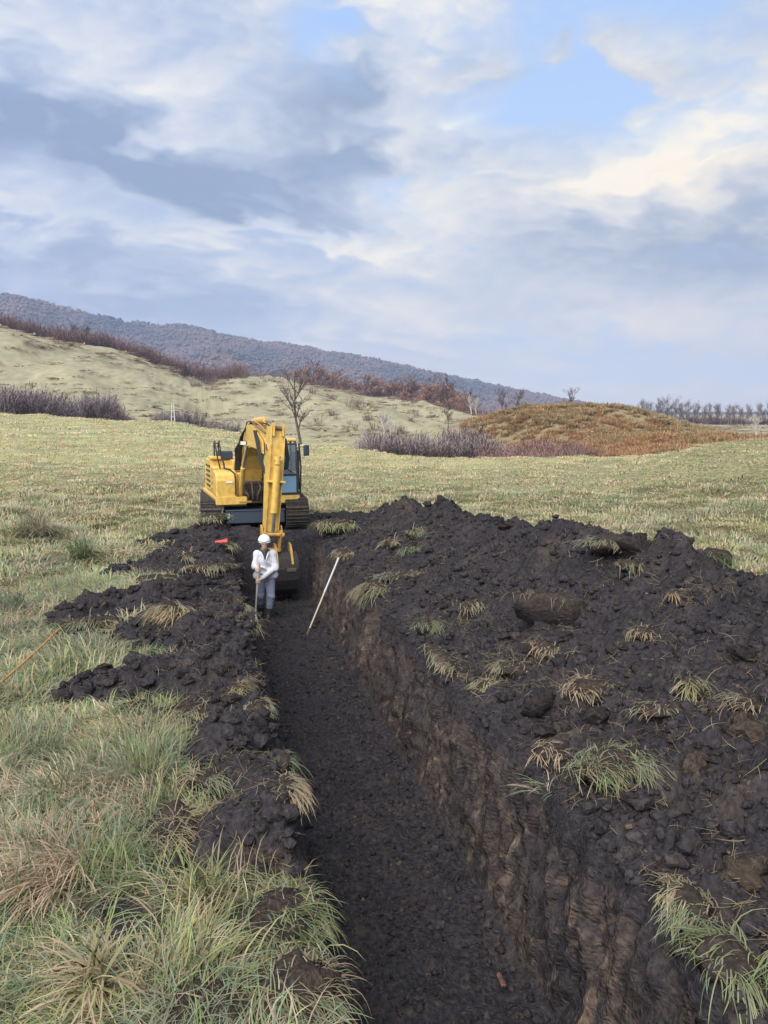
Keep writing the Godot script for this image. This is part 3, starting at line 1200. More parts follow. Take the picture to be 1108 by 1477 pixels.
# a broken clod with flat faces and sharp edges
func broken_clod(s: int) -> ArrayMesh:
	var r := rng_of(s)
	var pts := []
	for j in 5:
		var p := PI * (j + 0.35) / 4.7
		var ring := []
		for k in 6:
			var a := TAU * (k + 0.5 * (j % 2)) / 6
			ring.append(Vector3(sin(p) * cos(a), cos(p) * 0.62, sin(p) * sin(a)) * 0.5 * r.randf_range(0.72, 1.25))
		pts.append(ring)
	var mb := MB.new()
	mb.face([pts[0][0], pts[0][1], pts[0][2], pts[0][3], pts[0][4], pts[0][5]], Vector3.ZERO)
	mb.face([pts[4][0], pts[4][1], pts[4][2], pts[4][3], pts[4][4], pts[4][5]], Vector3.ZERO)
	for j in 4:
		for k in 6:
			var k2 := (k + 1) % 6
			mb.face([pts[j][k], pts[j][k2], pts[j + 1][k]], Vector3.ZERO)
			mb.face([pts[j][k2], pts[j + 1][k2], pts[j + 1][k]], Vector3.ZERO)
	return mb.mesh()


func spread_clods() -> void:
	var r := rng_of(51)
	var lists := [[], [], [], []]
	var tints := [[], [], [], []]
	for k in 34000:
		var x := 0.0
		var z := 0.0
		var s := 0.0
		var y := 0.0
		var pick := r.randf()
		if pick < 0.62:
			x = r.randf_range(2.45, 7.2)
			z = -1.5 - 20.0 * pow(r.randf(), 1.5)
			y = heap_h(x, z)
			if y < -0.05:
				continue
			s = 0.014 + 0.085 * pow(r.randf(), 6.0)
			# clods gather in drifts
			if noise_a.get_noise_2d(x * 0.9, z * 0.9) + r.randfn() * 0.25 < -0.05:
				s *= 0.55
		elif pick < 0.82:
			x = r.randf_range(-2.4, 0.55)
			z = r.randf_range(-19.5, -4.6)
			y = bank_h(x, z)
			if y < -0.12:
				continue
			y = maxf(y, land(x, z)) + lumps(x, z, 0.6)
			s = 0.016 + 0.085 * pow(r.randf(), 4.0)
		else:
			x = r.randf_range(0.84, 2.2)
			z = -2.5 - 15.0 * pow(r.randf(), 1.4)
			y = FLOOR_Y + noise_a.get_noise_2d(x * 1.4, z * 1.1) * 0.09 + lumps(x, z, 0.42)
			s = 0.008 + 0.035 * pow(r.randf(), 4.0)
			if absf(x - 1.5) > 0.5:
				s *= 1.4
		var q := k % 4
		var basis := Basis.from_euler(Vector3(r.randf() * TAU, r.randf() * TAU, r.randf() * TAU)).scaled(Vector3(r.randf_range(0.8, 1.4), r.randf_range(0.7, 1.1), r.randf_range(0.8, 1.3)) * s * 1.5)
		lists[q].append(Transform3D(basis, Vector3(x, y + s * 0.12, z)))
		var c := soil_tone(x * 3.0, y, z * 3.0)
		var t := r.randf_range(0.85, 1.25)
		if r.randf() < 0.02 and s < 0.035:
			c = c.lerp(Color(0.22, 0.16, 0.12), 0.7)
		tints[q].append(Color(c.r * t, c.g * t, c.b * t))
	for q in 4:
		scatter("soil_crumbs", lump_mesh(q + 1, 0.75, 0.7), M.soil, lists[q], tints[q], "small crumbs and clods of black soil", "soil crumbs")


# a torn sod: a clump of roots and soil with grass that hangs over it
var sod_spots := []


func sod(called: String, label: String, category: String, x: float, z: float, size: Vector3, count: int, pal: Array, blade_len: float, hang: Vector3, s: int, group := "", root_soil := true, lift := 0.0, width := 0.008) -> void:
	if root_soil:
		sod_spots.append(Vector2(x, z))
	var t := thing(called, label, category, Vector3(x, surface_h(x, z) + lift, z), 0.0, group)
	var r := rng_of(s)
	if root_soil:
		var mb := MB.new()
		var rings := 9
		var sides := 14
		for j in rings + 1:
			var p := PI * j / rings
			for k in sides:
				var a := TAU * k / sides
				var d := Vector3(sin(p) * cos(a), cos(p), sin(p) * sin(a))
				var q := 1.0 + noise_a.get_noise_3dv(d * 1.2 + Vector3(s, 0, s)) * 0.45 + noise_b.get_noise_3dv(d * 4.0 + Vector3(s, 0, 0)) * 0.12
				mb.vert(d * q * size * 0.5 + Vector3(0, size.y * 0.12, 0), d, Color(0.05, 0.042, 0.04).lerp(Color(0.11, 0.085, 0.06), r.randf() * 0.5))
		for j in rings:
			for k in sides:
				var a := j * sides + k
				var b := j * sides + (k + 1) % sides
				mb.i.append_array(PackedInt32Array([a, b, a + sides, b, b + sides, a + sides]))
		mb.smooth()
		obj("root_clump", mb.mesh(), M.soil, t)
	var g := MB.new()
	# the grass lies in locks, each combed its own way
	var locks := []
	for k in 9:
		var a := r.randf() * TAU
		var q := sqrt(r.randf())
		var at := Vector3(cos(a) * q, 0, sin(a) * q)
		locks.append([at, at * r.randf_range(0.1, 0.7) + hang * r.randf_range(0.5, 1.3) + Vector3(r.randfn() * 0.55, r.randf_range(-0.1, 0.35), r.randfn() * 0.55), r.randf_range(0.55, 1.2), mixed(r, pal), r.randf_range(0.3, 1.5)])
	for k in int(count * 1.7):
		var a := r.randf() * TAU
		var p := acos(sqrt(r.randf_range(0.02, 1.0)))
		var d := Vector3(sin(p) * cos(a), cos(p), sin(p) * sin(a))
		var best: Array = locks[0]
		for l in locks:
			if (l[0] - d * Vector3(1, 0, 1)).length() < (best[0] - d * Vector3(1, 0, 1)).length():
				best = l
		if r.randf() > best[4]:
			continue
		var root := d * size * Vector3(0.62, 0.42, 0.62) * r.randf_range(0.7, 1.15) + Vector3(0, size.y * 0.1, 0)
		var dir: Vector3 = best[1] + Vector3(r.randfn() * 0.42, 0.02 + r.randfn() * 0.2, r.randfn() * 0.42) + d * 0.22
		var droop := r.randf_range(0.9, 2.6)
		if not root_soil:
			root = Vector3(cos(a) * size.x * 0.35, 0.0, sin(a) * size.z * 0.35) * sqrt(r.randf())
			d = Vector3(cos(a) * r.randf_range(0.1, 0.8), 1.0, sin(a) * r.randf_range(0.1, 0.8))
			dir = d * 0.55 + Vector3(r.randfn() * 0.3, 0.25 + r.randfn() * 0.2, r.randfn() * 0.3) + hang * 0.7
			droop = r.randf_range(1.2, 2.6)
		var c1: Color = mixed(r, pal).lerp(best[3], 0.45)
		c1 = Color(c1.r * 1.32, c1.g * 1.3, c1.b * 1.25)
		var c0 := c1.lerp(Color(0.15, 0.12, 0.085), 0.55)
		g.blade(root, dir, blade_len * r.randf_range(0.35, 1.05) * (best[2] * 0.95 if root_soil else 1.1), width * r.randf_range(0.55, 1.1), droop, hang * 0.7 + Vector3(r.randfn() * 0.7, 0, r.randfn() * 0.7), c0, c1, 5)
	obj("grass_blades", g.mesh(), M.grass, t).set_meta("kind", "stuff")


func place_sods() -> void:
	var dry := [STRAW, STRAW, GREYGREEN]
	var green := [GREEN, GREYGREEN, GREYGREEN, STRAW]
	var half := [GREYGREEN, STRAW, GREEN]
	var G := "sods torn up with the soil"
	# right heap
	sod("turf_sod", "big domed sod with green and straw blades alone on the near slope of the heap", "sod", 2.99, -5.18, Vector3(0.58, 0.28, 0.46), 560, half, 0.25, Vector3(0, -0.1, 0.2), 101, G)
	sod("turf_sod", "green sod hanging over the right trench lip, upper one of the bottom right corner", "sod", 2.66, -3.78, Vector3(0.26, 0.16, 0.36), 300, half, 0.27, Vector3(-0.4, -0.5, 0.1), 102, G)
	sod("turf_sod", "bright green sod drooping into the trench in the bottom right corner", "sod", 2.58, -3.30, Vector3(0.30, 0.20, 0.36), 330, [GREEN, GREYGREEN, LIME], 0.30, Vector3(-0.3, -0.5, 0.2), 103, G)
	sod("turf_sod", "sod cut by the right edge of the picture near the bottom", "sod", 2.92, -3.02, Vector3(0.34, 0.2, 0.3), 260, half, 0.3, Vector3(-0.2, -0.2, 0.4), 104, G)
	sod("turf_strip", "pale straw strip arching up the heap slope above the trench lip", "sod", 3.54, -7.72, Vector3(0.22, 0.18, 0.62), 320, dry, 0.18, Vector3(-0.4, -0.3, 0.1), 105, G)
	sod("turf_strip", "lower end of the pale straw strip, with green tips near the lip", "sod", 3.15, -7.55, Vector3(0.44, 0.16, 0.3), 300, dry, 0.2, Vector3(-0.5, -0.2, 0.2), 106, G)
	sod("turf_sod", "pale green clump on the lip at the foot of the straw strip", "sod", 2.80, -7.52, Vector3(0.28, 0.16, 0.24), 240, [GREYGREEN, LIME, STRAW], 0.24, Vector3(-0.4, -0.3, 0.2), 107, G)
	sod("turf_sod", "grey green clump on the right lip about halfway along the trench", "sod", 2.74, -9.5, Vector3(0.30, 0.24, 0.34), 260, [GREYGREEN, GREEN], 0.24, Vector3(-0.4, -0.2, 0.2), 108, G)
	sod("turf_strip", "chain of dry tufts trailing down the lip below the grey green clump", "sod", 2.60, -8.45, Vector3(0.22, 0.14, 0.9), 320, dry, 0.2, Vector3(-0.6, -0.3, 0.0), 109, G, true, 0.02)
	sod("turf_strip", "long dry strip of turf lying up the heap across from the leaning rod", "sod", 3.2, -12.5, Vector3(0.95, 0.16, 0.36), 420, dry, 0.2, Vector3(-0.2, -0.2, 0.3), 110, G, true, 0.0, 0.011)
	sod("turf_sod", "sod at the lip whose grass hangs down the wall near the leaning rod", "sod", 2.60, -12.1, Vector3(0.40, 0.26, 0.55), 400, half, 0.46, Vector3(-0.7, -0.6, 0.1), 111, G, true, 0.02, 0.011)
	sod("turf_sod", "arched straw coloured sod left of the dark soil block", "sod", 3.47, -9.79, Vector3(0.40, 0.3, 0.22), 230, dry, 0.22, Vector3(0.2, -0.3, 0.2), 112, G, true, 0.0, 0.010)
	sod("turf_sod", "large grey green sod on the crest beside the highest dark lump", "sod", 5.05, -9.0, Vector3(0.75, 0.22, 0.55), 420, [GREYGREEN, GREYGREEN, STRAW], 0.24, Vector3(-0.4, -0.2, 0.1), 113, G, true, 0.02, 0.011)
	sod("turf_sod", "dark green sod behind the crest at the right end of the heap", "sod", 5.75, -8.0, Vector3(0.42, 0.3, 0.4), 320, [GREEN, GREYGREEN], 0.28, Vector3(0.3, -0.1, 0.2), 114, G, true, 0.02, 0.010)
	sod("turf_sod", "yellowish upright tuft of long blades on the heap near the right edge", "sod", 4.08, -5.85, Vector3(0.16, 0.2, 0.3), 150, [LIME, GREYGREEN, STRAW], 0.34, Vector3(0.15, -0.1, 0.45), 115, G)
	sod("turf_sod", "brown strawy sod in the middle of the heap below the soil block", "sod", 3.44, -6.5, Vector3(0.40, 0.2, 0.34), 300, dry, 0.18, Vector3(-0.1, -0.2, 0.3), 116, G)
	sod("turf_sod", "thin grass stuck to the dark lump under the crest sod", "sod", 4.72, -8.05, Vector3(0.34, 0.14, 0.28), 130, half, 0.2, Vector3(-0.2, -0.3, 0.3), 117, G)
	sod("turf_sod", "small pale sod near the far crest of the heap", "sod", 4.0, -14.8, Vector3(0.34, 0.2, 0.3), 170, half, 0.24, Vector3(0.1, -0.1, 0.2), 118, G, true, 0.0, 0.013)
	sod("turf_sod", "upright straw tuft left of the teal green one on the far heap slope", "sod", 3.45, -14.7, Vector3(0.26, 0.2, 0.26), 130, dry, 0.28, Vector3(-0.1, 0.1, 0.1), 119, G, true, 0.0, 0.013)
	sod("turf_sod", "green flattened tuft on the far heap slope", "sod", 3.75, -14.0, Vector3(0.46, 0.14, 0.26), 170, [GREEN, GREYGREEN], 0.26, Vector3(0.2, -0.3, 0.2), 120, G, true, 0.0, 0.013)
	sod("turf_sod", "green turf left standing where the heap ends beside the right track", "sod", 2.85, -17.8, Vector3(0.9, 0.36, 0.8), 420, [LIME, GREEN, STRAW], 0.3, Vector3(-0.2, -0.2, 0.2), 121, G, true, 0.05, 0.016)
	sod("turf_sod", "nest of dry stalks high on the right part of the heap", "sod", 4.78, -7.1, Vector3(0.3, 0.1, 0.24), 150, [STRAW], 0.2, Vector3(0.1, -0.3, 0.2), 122, G)
	sod("turf_sod", "small straw tuft right of the soil block", "sod", 4.26, -6.95, Vector3(0.28, 0.12, 0.22), 130, dry, 0.18, Vector3(0, -0.2, 0.2), 123, G)
	sod("turf_sod", "sparse dry stalks on the slope left of the big domed sod", "sod", 2.72, -5.75, Vector3(0.3, 0.1, 0.3), 110, [STRAW], 0.2, Vector3(-0.2, -0.2, 0.3), 124, G)
	sod("turf_sod", "frayed straw mat along the heap between the two right hand tufts", "sod", 3.75, -5.65, Vector3(0.6, 0.1, 0.24), 170, [STRAW, GREYGREEN], 0.18, Vector3(0, -0.3, 0.3), 125, G)
	sod("turf_sod", "pale frayed tuft at the right edge above the brown clod", "sod", 4.15, -5.25, Vector3(0.3, 0.12, 0.24), 120, [STRAW, GREYGREEN], 0.22, Vector3(-0.2, -0.2, 0.3), 126, G)
	sod("turf_sod", "dry sod on the lip between rod and far wall", "sod", 2.62, -15.2, Vector3(0.3, 0.16, 0.6), 170, dry, 0.26, Vector3(-0.4, -0.4, 0.1), 127, G, true, 0.0, 0.013)
	# left bank
	sod("turf_sod", "straw plume curling up over the middle of the left bank", "sod", -0.48, -10.25, Vector3(0.36, 0.34, 0.3), 300, [STRAW, LIME, STRAW], 0.38, Vector3(-0.7, -0.1, 0.1), 131, G, true, 0.02, 0.010)
	sod("turf_sod", "second straw plume drooping over the tongue of soil on the left", "sod", -0.52, -9.0, Vector3(0.34, 0.3, 0.3), 280, [STRAW, LIME, STRAW], 0.36, Vector3(-0.4, -0.4, 0.5), 132, G, true, 0.02)
	sod("turf_sod", "sod whose grass hangs into the trench below the worker's shovel", "sod", 0.42, -11.2, Vector3(0.22, 0.16, 0.4), 190, [GREYGREEN, LIME, STRAW], 0.36, Vector3(0.15, -0.6, 0.2), 133, G, true, -0.02, 0.009)
	sod("turf_sod", "ragged straw at the foot of the left wall by the shovel blade", "sod", 0.52, -10.2, Vector3(0.2, 0.2, 0.5), 150, [STRAW, GREYGREEN], 0.26, Vector3(0.1, -0.4, 0.2), 134, G, true, -0.1, 0.010)
	sod("turf_sod", "flat green sod lying between the soil fan and the long ridge", "sod", -0.75, -13.2, Vector3(0.8, 0.3, 0.55), 420, [LIME, GREEN, STRAW], 0.3, Vector3(-0.2, -0.2, 0.3), 135, G, true, 0.05, 0.012)
	sod("turf_sod", "straw coloured turf strip across the soil mound beside the worker", "sod", 0.05, -13.3, Vector3(0.8, 0.16, 0.3), 260, dry, 0.24, Vector3(0.1, -0.3, 0.3), 136, G, true, 0.04, 0.012)
	sod("turf_sod", "bent pale stalks on the soil fan left of the worker", "sod", -0.25, -14.6, Vector3(0.5, 0.2, 0.3), 130, dry, 0.36, Vector3(0.2, -0.2, 0.2), 137, G, true, 0.02, 0.013)
	sod("turf_sod", "turf cap on the far left mound in front of the track", "sod", 0.15, -18.4, Vector3(0.7, 0.3, 0.5), 330, half, 0.26, Vector3(-0.1, -0.1, 0.2), 138, G, true, 0.0, 0.016)
	sod("turf_sod", "grass fringe on the mound with the red cone", "sod", 0.36, -15.9, Vector3(0.3, 0.16, 0.7), 200, half, 0.3, Vector3(0.5, -0.3, 0.1), 139, G, true, 0.02, 0.013)
	sod("turf_sod", "green clump below the tongue of soil on the left", "sod", -0.72, -7.75, Vector3(0.42, 0.2, 0.4), 330, [GREEN, GREEN, LIME], 0.34, Vector3(0.2, 0, 0.3), 140, G)
	sod("turf_sod", "overhanging sod with brown thatch between the boulder mound and the steep lump", "sod", -0.22, -7.5, Vector3(0.7, 0.24, 0.42), 380, half, 0.32, Vector3(0.2, -0.3, 0.5), 141, G)
	sod("turf_sod", "bright lime tuft on the left bank beside the boulder mound", "sod", 0.26, -7.62, Vector3(0.2, 0.14, 0.2), 150, [LIME, STRAW], 0.2, Vector3(0.2, -0.2, 0.2), 142, G)
	sod("turf_sod", "straw fringe on the left lip beyond the steep lump", "sod", 0.42, -7.3, Vector3(0.22, 0.16, 0.5), 200, [STRAW, GREYGREEN], 0.22, Vector3(0.6, -0.4, 0.2), 143, G)
	sod("turf_sod", "hanging dry tuft on the left lip over the nearest mound's wall", "sod", 0.50, -5.25, Vector3(0.16, 0.16, 0.3), 170, [STRAW, GREYGREEN, STRAW], 0.26, Vector3(0.4, -0.6, 0.2), 144, G)
	sod("turf_sod", "green and straw tuft in the hollow left of the crumbling mound", "sod", -0.02, -5.95, Vector3(0.26, 0.12, 0.3), 170, half, 0.24, Vector3(0.2, 0, 0.3), 145, G)
	sod("turf_sod", "few green blades on the lip above the crumbling mound", "sod", 0.54, -5.9, Vector3(0.12, 0.12, 0.3), 80, [GREYGREEN, GREEN], 0.22, Vector3(0.5, -0.3, 0.1), 146, G)
	sod("turf_sod", "thatch of roots and blades hanging into the dark pit on the left", "sod", -1.55, -11.3, Vector3(0.8, 0.3, 0.3), 300, half, 0.34, Vector3(-0.2, -0.3, 0.5), 147, G, true, 0.0, 0.011)
	# single tussocks standing in the turf
	var T := "tussocks standing out of the turf"
	sod("grass_tussock", "wide fan of pink brown straw at the left edge, the driest tussock", "tussock", -0.98, -4.95, Vector3(0.6, 0.2, 0.6), 330, [STRAW, [Color(0.46, 0.34, 0.25), Color(0.52, 0.40, 0.30)]], 0.56, Vector3(-0.8, 0.1, 0.5), 151, T, false, 0.02, 0.009)
	sod("grass_tussock", "broad bladed yellow tipped tussock in the bottom left corner", "tussock", -0.62, -3.92, Vector3(0.2, 0.2, 0.2), 60, [LIME, STRAW, STRAW], 0.42, Vector3(0, 0, 0.15), 152, T, false, 0.02, 0.018)
	sod("grass_tussock", "upright yellow green tussock at the corner of the nearest soil mound", "tussock", -0.10, -4.52, Vector3(0.3, 0.2, 0.2), 170, [LIME, GREEN, LIME], 0.40, Vector3(0, 0.5, 0), 153, T, false)
	sod("grass_tussock", "deep green drooping tussock by the left edge above the straw fan", "tussock", -1.22, -6.0, Vector3(0.4, 0.2, 0.4), 300, [GREEN, GREEN, GREYGREEN], 0.5, Vector3(-0.2, 0, 0.5), 154, T, false)
	sod("grass_tussock", "combed grey green tussock under the end of the orange cord", "tussock", -1.45, -6.95, Vector3(0.5, 0.2, 0.4), 320, [GREYGREEN, GREEN], 0.5, Vector3(-0.3, 0, 0.5), 155, T, false)
	sod("grass_tussock", "dark green tussock standing alone left of the soil fan", "tussock", -2.46, -16.4, Vector3(0.5, 0.3, 0.5), 280, [GREEN, GREEN, GREYGREEN], 0.62, Vector3(0, 0.4, 0), 156, T, false, 0.0, 0.016)
	sod("grass_tussock", "grey dark tussock at the left edge level with the long ridge", "tussock", -2.9, -12.6, Vector3(0.6, 0.3, 0.5), 300, [GREYGREEN, [Color(0.11, 0.14, 0.10)]], 0.6, Vector3(-0.4, 0, 0.3), 157, T, false, 0.0, 0.013)
	sod("grass_tussock", "green sod edge that overhangs the trench at the bottom", "tussock", 0.32, -4.22, Vector3(0.5, 0.26, 0.45), 420, [GREEN, GREYGREEN, LIME], 0.3, Vector3(0.5, -0.3, 0.2), 158, T)
	sod("grass_tussock", "lower overhanging sod at the bottom edge beside the trench", "tussock", 0.36, -3.62, Vector3(0.45, 0.26, 0.45), 420, [GREYGREEN, GREEN, STRAW], 0.32, Vector3(0.5, -0.3, 0.3), 159, T)
	sod("grass_tussock", "brown thatched sod edge left of the two nearest mounds", "tussock", -0.30, -5.4, Vector3(0.45, 0.26, 0.5), 380, [STRAW, STRAW, GREYGREEN, LIME], 0.28, Vector3(0.5, -0.2, 0.2), 160, T)
	sod("grass_tussock", "pale tall tussock beyond the tongue of soil, near the left edge", "tussock", -3.9, -19.5, Vector3(0.9, 0.3, 0.7), 300, [STRAW, GREYGREEN], 0.8, Vector3(0.2, 0.4, 0), 161, T, false, 0.0, 0.02)
	sod("grass_tussock", "large combed green sod lying at the bottom between the bare hollows", "tussock", -0.08, -3.62, Vector3(0.6, 0.2, 0.5), 420, [GREYGREEN, GREEN, GREYGREEN], 0.46, Vector3(-0.6, -0.1, 0.35), 162, T)


# straws lying about, thickest round the torn sods
func spread_straw() -> void:
	var r := rng_of(53)
	var where := []
	var tn := []
	for k in 9500:
		var x := 0.0
		var z := 0.0
		var y := 0.0
		if r.randf() < 0.5:
			var c: Vector2 = sod_spots[r.randi() % sod_spots.size()]
			x = c.x + r.randfn() * 0.28
			z = c.y + r.randfn() * 0.28
			if x > 0.5 and x < 2.55:
				continue
			y = surface_h(x, z)
		elif r.randf() < 0.68:
			x = r.randf_range(2.6, 6.4)
			z = -2.0 - 18.0 * pow(r.randf(), 1.3)
			y = heap_h(x, z)
			if noise_b.get_noise_2d(x * 0.8, z * 0.8) + r.randfn() * 0.3 < 0.0:
				continue
		else:
			x = r.randf_range(-2.0, 0.55)
			z = r.randf_range(-19.0, -4.5)
			if bank_h(x, z) < -0.05:
				continue
			y = surface_h(x, z)
		var s := r.randf_range(0.4, 1.3)
		where.append(Transform3D(Basis.from_euler(Vector3(r.randfn() * 0.35, r.randf() * TAU, r.randfn() * 0.35)).scaled(Vector3.ONE * s), Vector3(x, y + 0.012, z)))
		var t := r.randf_range(0.55, 1.1)
		tn.append(Color(t, t * r.randf_range(0.9, 1.05), t * r.randf_range(0.8, 1.0)))
	var mb := MB.new()
	mb.blade(Vector3(-0.08, 0, 0), Vector3(1, 0.25, 0.1), 0.19, 0.0038, 0.5, Vector3(0, 0, 0.9), Color(0.36, 0.29, 0.18), Color(0.42, 0.35, 0.22), 4)
	mb.blade(Vector3(-0.02, 0, 0.03), Vector3(0.6, 0.2, -0.7), 0.13, 0.0034, 0.4, Vector3(0.6, 0, 0.2), Color(0.30, 0.24, 0.15), Color(0.38, 0.31, 0.2), 4)
	scatter("loose_straw", mb.mesh(), M.grass, where, tn, "single dry stalks strewn over the dug soil", "straw")


func place_clods() -> void:
	# the squared block of soil halfway up the heap
	var t := thing("soil_block", "large log shaped block of dark soil lying on the heap slope", "soil block", Vector3(3.86, heap_base(3.86, -8.35) + 0.22, -8.35), 0.75)
	var mb := MB.new()
	for j in 15:
		var s := j / 14.0
		var rr := 0.21 * pow(maxf(0.0, 1.0 - pow(absf(s * 2.0 - 1.0), 7.0)), 0.5) * (0.72 + 0.33 * s)
		for k in 18:
			var a := TAU * k / 18
			var q := rr * (1.0 + noise_a.get_noise_3d(cos(a) * 0.8, sin(a) * 0.8, s * 2.2) * 0.42 + noise_b.get_noise_3d(cos(a) * 3.0, sin(a) * 3.0, s * 9.0) * 0.11)
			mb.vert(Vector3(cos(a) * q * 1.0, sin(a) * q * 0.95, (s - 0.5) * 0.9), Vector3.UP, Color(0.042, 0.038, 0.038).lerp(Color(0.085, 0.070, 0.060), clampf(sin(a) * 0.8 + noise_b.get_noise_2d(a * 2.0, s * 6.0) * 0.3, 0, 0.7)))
	for j in 14:
		for k in 18:
			var a := j * 18 + k
			var b := j * 18 + (k + 1) % 18
			mb.i.append_array(PackedInt32Array([a, a + 18, b, b, a + 18, b + 18]))
	mb.smooth()
	obj("soil_body", mb.mesh(), M.soil, t)
	var r := rng_of(61)
	var rt := MB.new()
	for k in 60:
		var s := r.randf_range(-0.5, 0.45)
		rt.blade(Vector3(r.randf_range(-0.12, 0.12), 0.17, s), Vector3(r.randfn(), 0.2, r.randfn()), r.randf_range(0.1, 0.28), 0.006, 2.2, Vector3(r.randfn() * 0.5, 0, r.randfn() * 0.5), Color(0.24, 0.18, 0.12), Color(0.36, 0.29, 0.19), 4)
	obj("hanging_roots", rt.mesh(), M.grass, t).set_meta("kind", "stuff")
	# clods one can count: [x, z, size, label]
	var first: MeshInstance3D = null
	var meshes := [lump_mesh(21, 0.7, 1.1), lump_mesh(22, 0.8, 1.2), lump_mesh(23, 0.65, 1.0)]
	var spots := [[4.0, -5.0, 0.27, "pale brown clod at the right edge of the heap"], [3.05, -3.8, 0.26, "brown rounded clod above the bottom right sods"], [3.46, -4.92, 0.24, "grey brown clod right of the big domed sod"], [4.95, -8.25, 0.42, "dark clod on the highest peak of the heap"], [4.75, -15.6, 0.22, "pointed clod on the far left peak of the heap"], [3.0, -6.6, 0.3, "flat slab like clod near the lip below the straw strip"], [3.25, -6.0, 0.22, "dark clod between the brown strawy sod and the domed sod"], [3.7, -4.6, 0.2, "broken clod near the right edge under the frayed tuft"]]
	for k in spots.size():
		var p: Array = spots[k]
		var o := obj("soil_clod", meshes[k % 3], M.clod_brown if k < 3 else M.clod_dark)
		var y: float = heap_h(p[0], p[1])
		o.transform = Transform3D(Basis.from_euler(Vector3(r.randf() * 6.0, r.randf() * 6.0, r.randf() * 6.0)).scaled(Vector3.ONE * p[2]), Vector3(p[0], y + p[2] * 0.1, p[1]))
		tag(o, p[3], "soil clod", "larger clods on the spoil heap")
	var broken := []
	for k in 5:
		broken.append(broken_clod(400 + k))
	for k in 110:
		var on_heap := k < 74
		var x := r.randf_range(2.75, 5.3) if on_heap else r.randf_range(-1.7, 0.4)
		var z := -2.6 - 14.0 * pow(r.randf(), 1.4) if on_heap else r.randf_range(-17.5, -5.0)
		var s := 0.09 + 0.17 * pow(r.randf(), 2.2)
		if not on_heap and bank_h(x, z) < 0.05:
			continue
		var o := obj("soil_clod", broken[k % 5], M.clod_dark)
		o.transform = Transform3D(Basis.from_euler(Vector3(r.randf_range(-0.6, 0.6), r.randf() * 6.0, r.randf_range(-0.6, 0.6))).scaled(Vector3(r.randf_range(0.9, 1.5), r.randf_range(0.6, 1.0), r.randf_range(0.8, 1.2)) * s), Vector3(x, (heap_h(x, z) if on_heap else surface_h(x, z)) + s * 0.12, z))
		tag(o, "fist to head sized broken clod of dark soil lying on the spoil heap" if on_heap else "fist to head sized broken clod of dark soil on the left bank", "soil clod", "broken clods on the spoil heap" if on_heap else "broken clods on the left bank")
	var chip := obj("wood_chip", lump_mesh(31, 0.3, 0.5), M.chip)
	chip.transform = Transform3D(Basis.from_euler(Vector3(0.3, 1.2, 0.2)).scaled(Vector3(0.05, 0.05, 0.16)), Vector3(2.0, FLOOR_Y + 0.07, -4.95))
	tag(chip, "small reddish brown chip lying on the trench floor near the bottom", "chip")


# ---------------------------------------------------------------- trees and shrubs
func limb(mb: MB, tw: MB, r: RandomNumberGenerator, from: Vector3, dir: Vector3, length: float, rad: float, depth: int, twig_w: float) -> void:
	var pts := [from]
	var rr := [rad]
	var p := from
	var d := dir.normalized()
	var n := 4
	for k in n:
		p += d * length / n
		d = (d + Vector3(r.randfn() * 0.16, 0.07, r.randfn() * 0.16)).normalized()
		pts.append(p)
		rr.append(rad * lerpf(1.0, 0.5, (k + 1.0) / n))
	mb.tube(pts, rr, 5 if depth > 1 else 4, false)
	if depth <= 0:
		for k in 9:
			var q: Vector3 = pts[1 + r.randi() % 4]
			tw.blade(q, d * 0.6 + Vector3(r.randfn() * 0.8, 0.2 + r.randfn() * 0.45, r.randfn() * 0.8), length * r.randf_range(0.4, 0.95), twig_w, -0.2, Vector3(r.randfn() * 0.3, 0, r.randfn() * 0.3), tw.tint, tw.tint, 2)
		return
	var kids := 4 if depth > 1 else 5
	for k in kids:
		var q: Vector3 = pts[mini(4, 2 + k % 3)]
		var a := r.randf() * TAU
		var out := Vector3(cos(a), 0, sin(a))
		limb(mb, tw, r, q, d * 0.6 + out * r.randf_range(0.5, 1.0) + Vector3(0, 0.2, 0), length * r.randf_range(0.5, 0.72), rad * 0.5, depth - 1, twig_w)


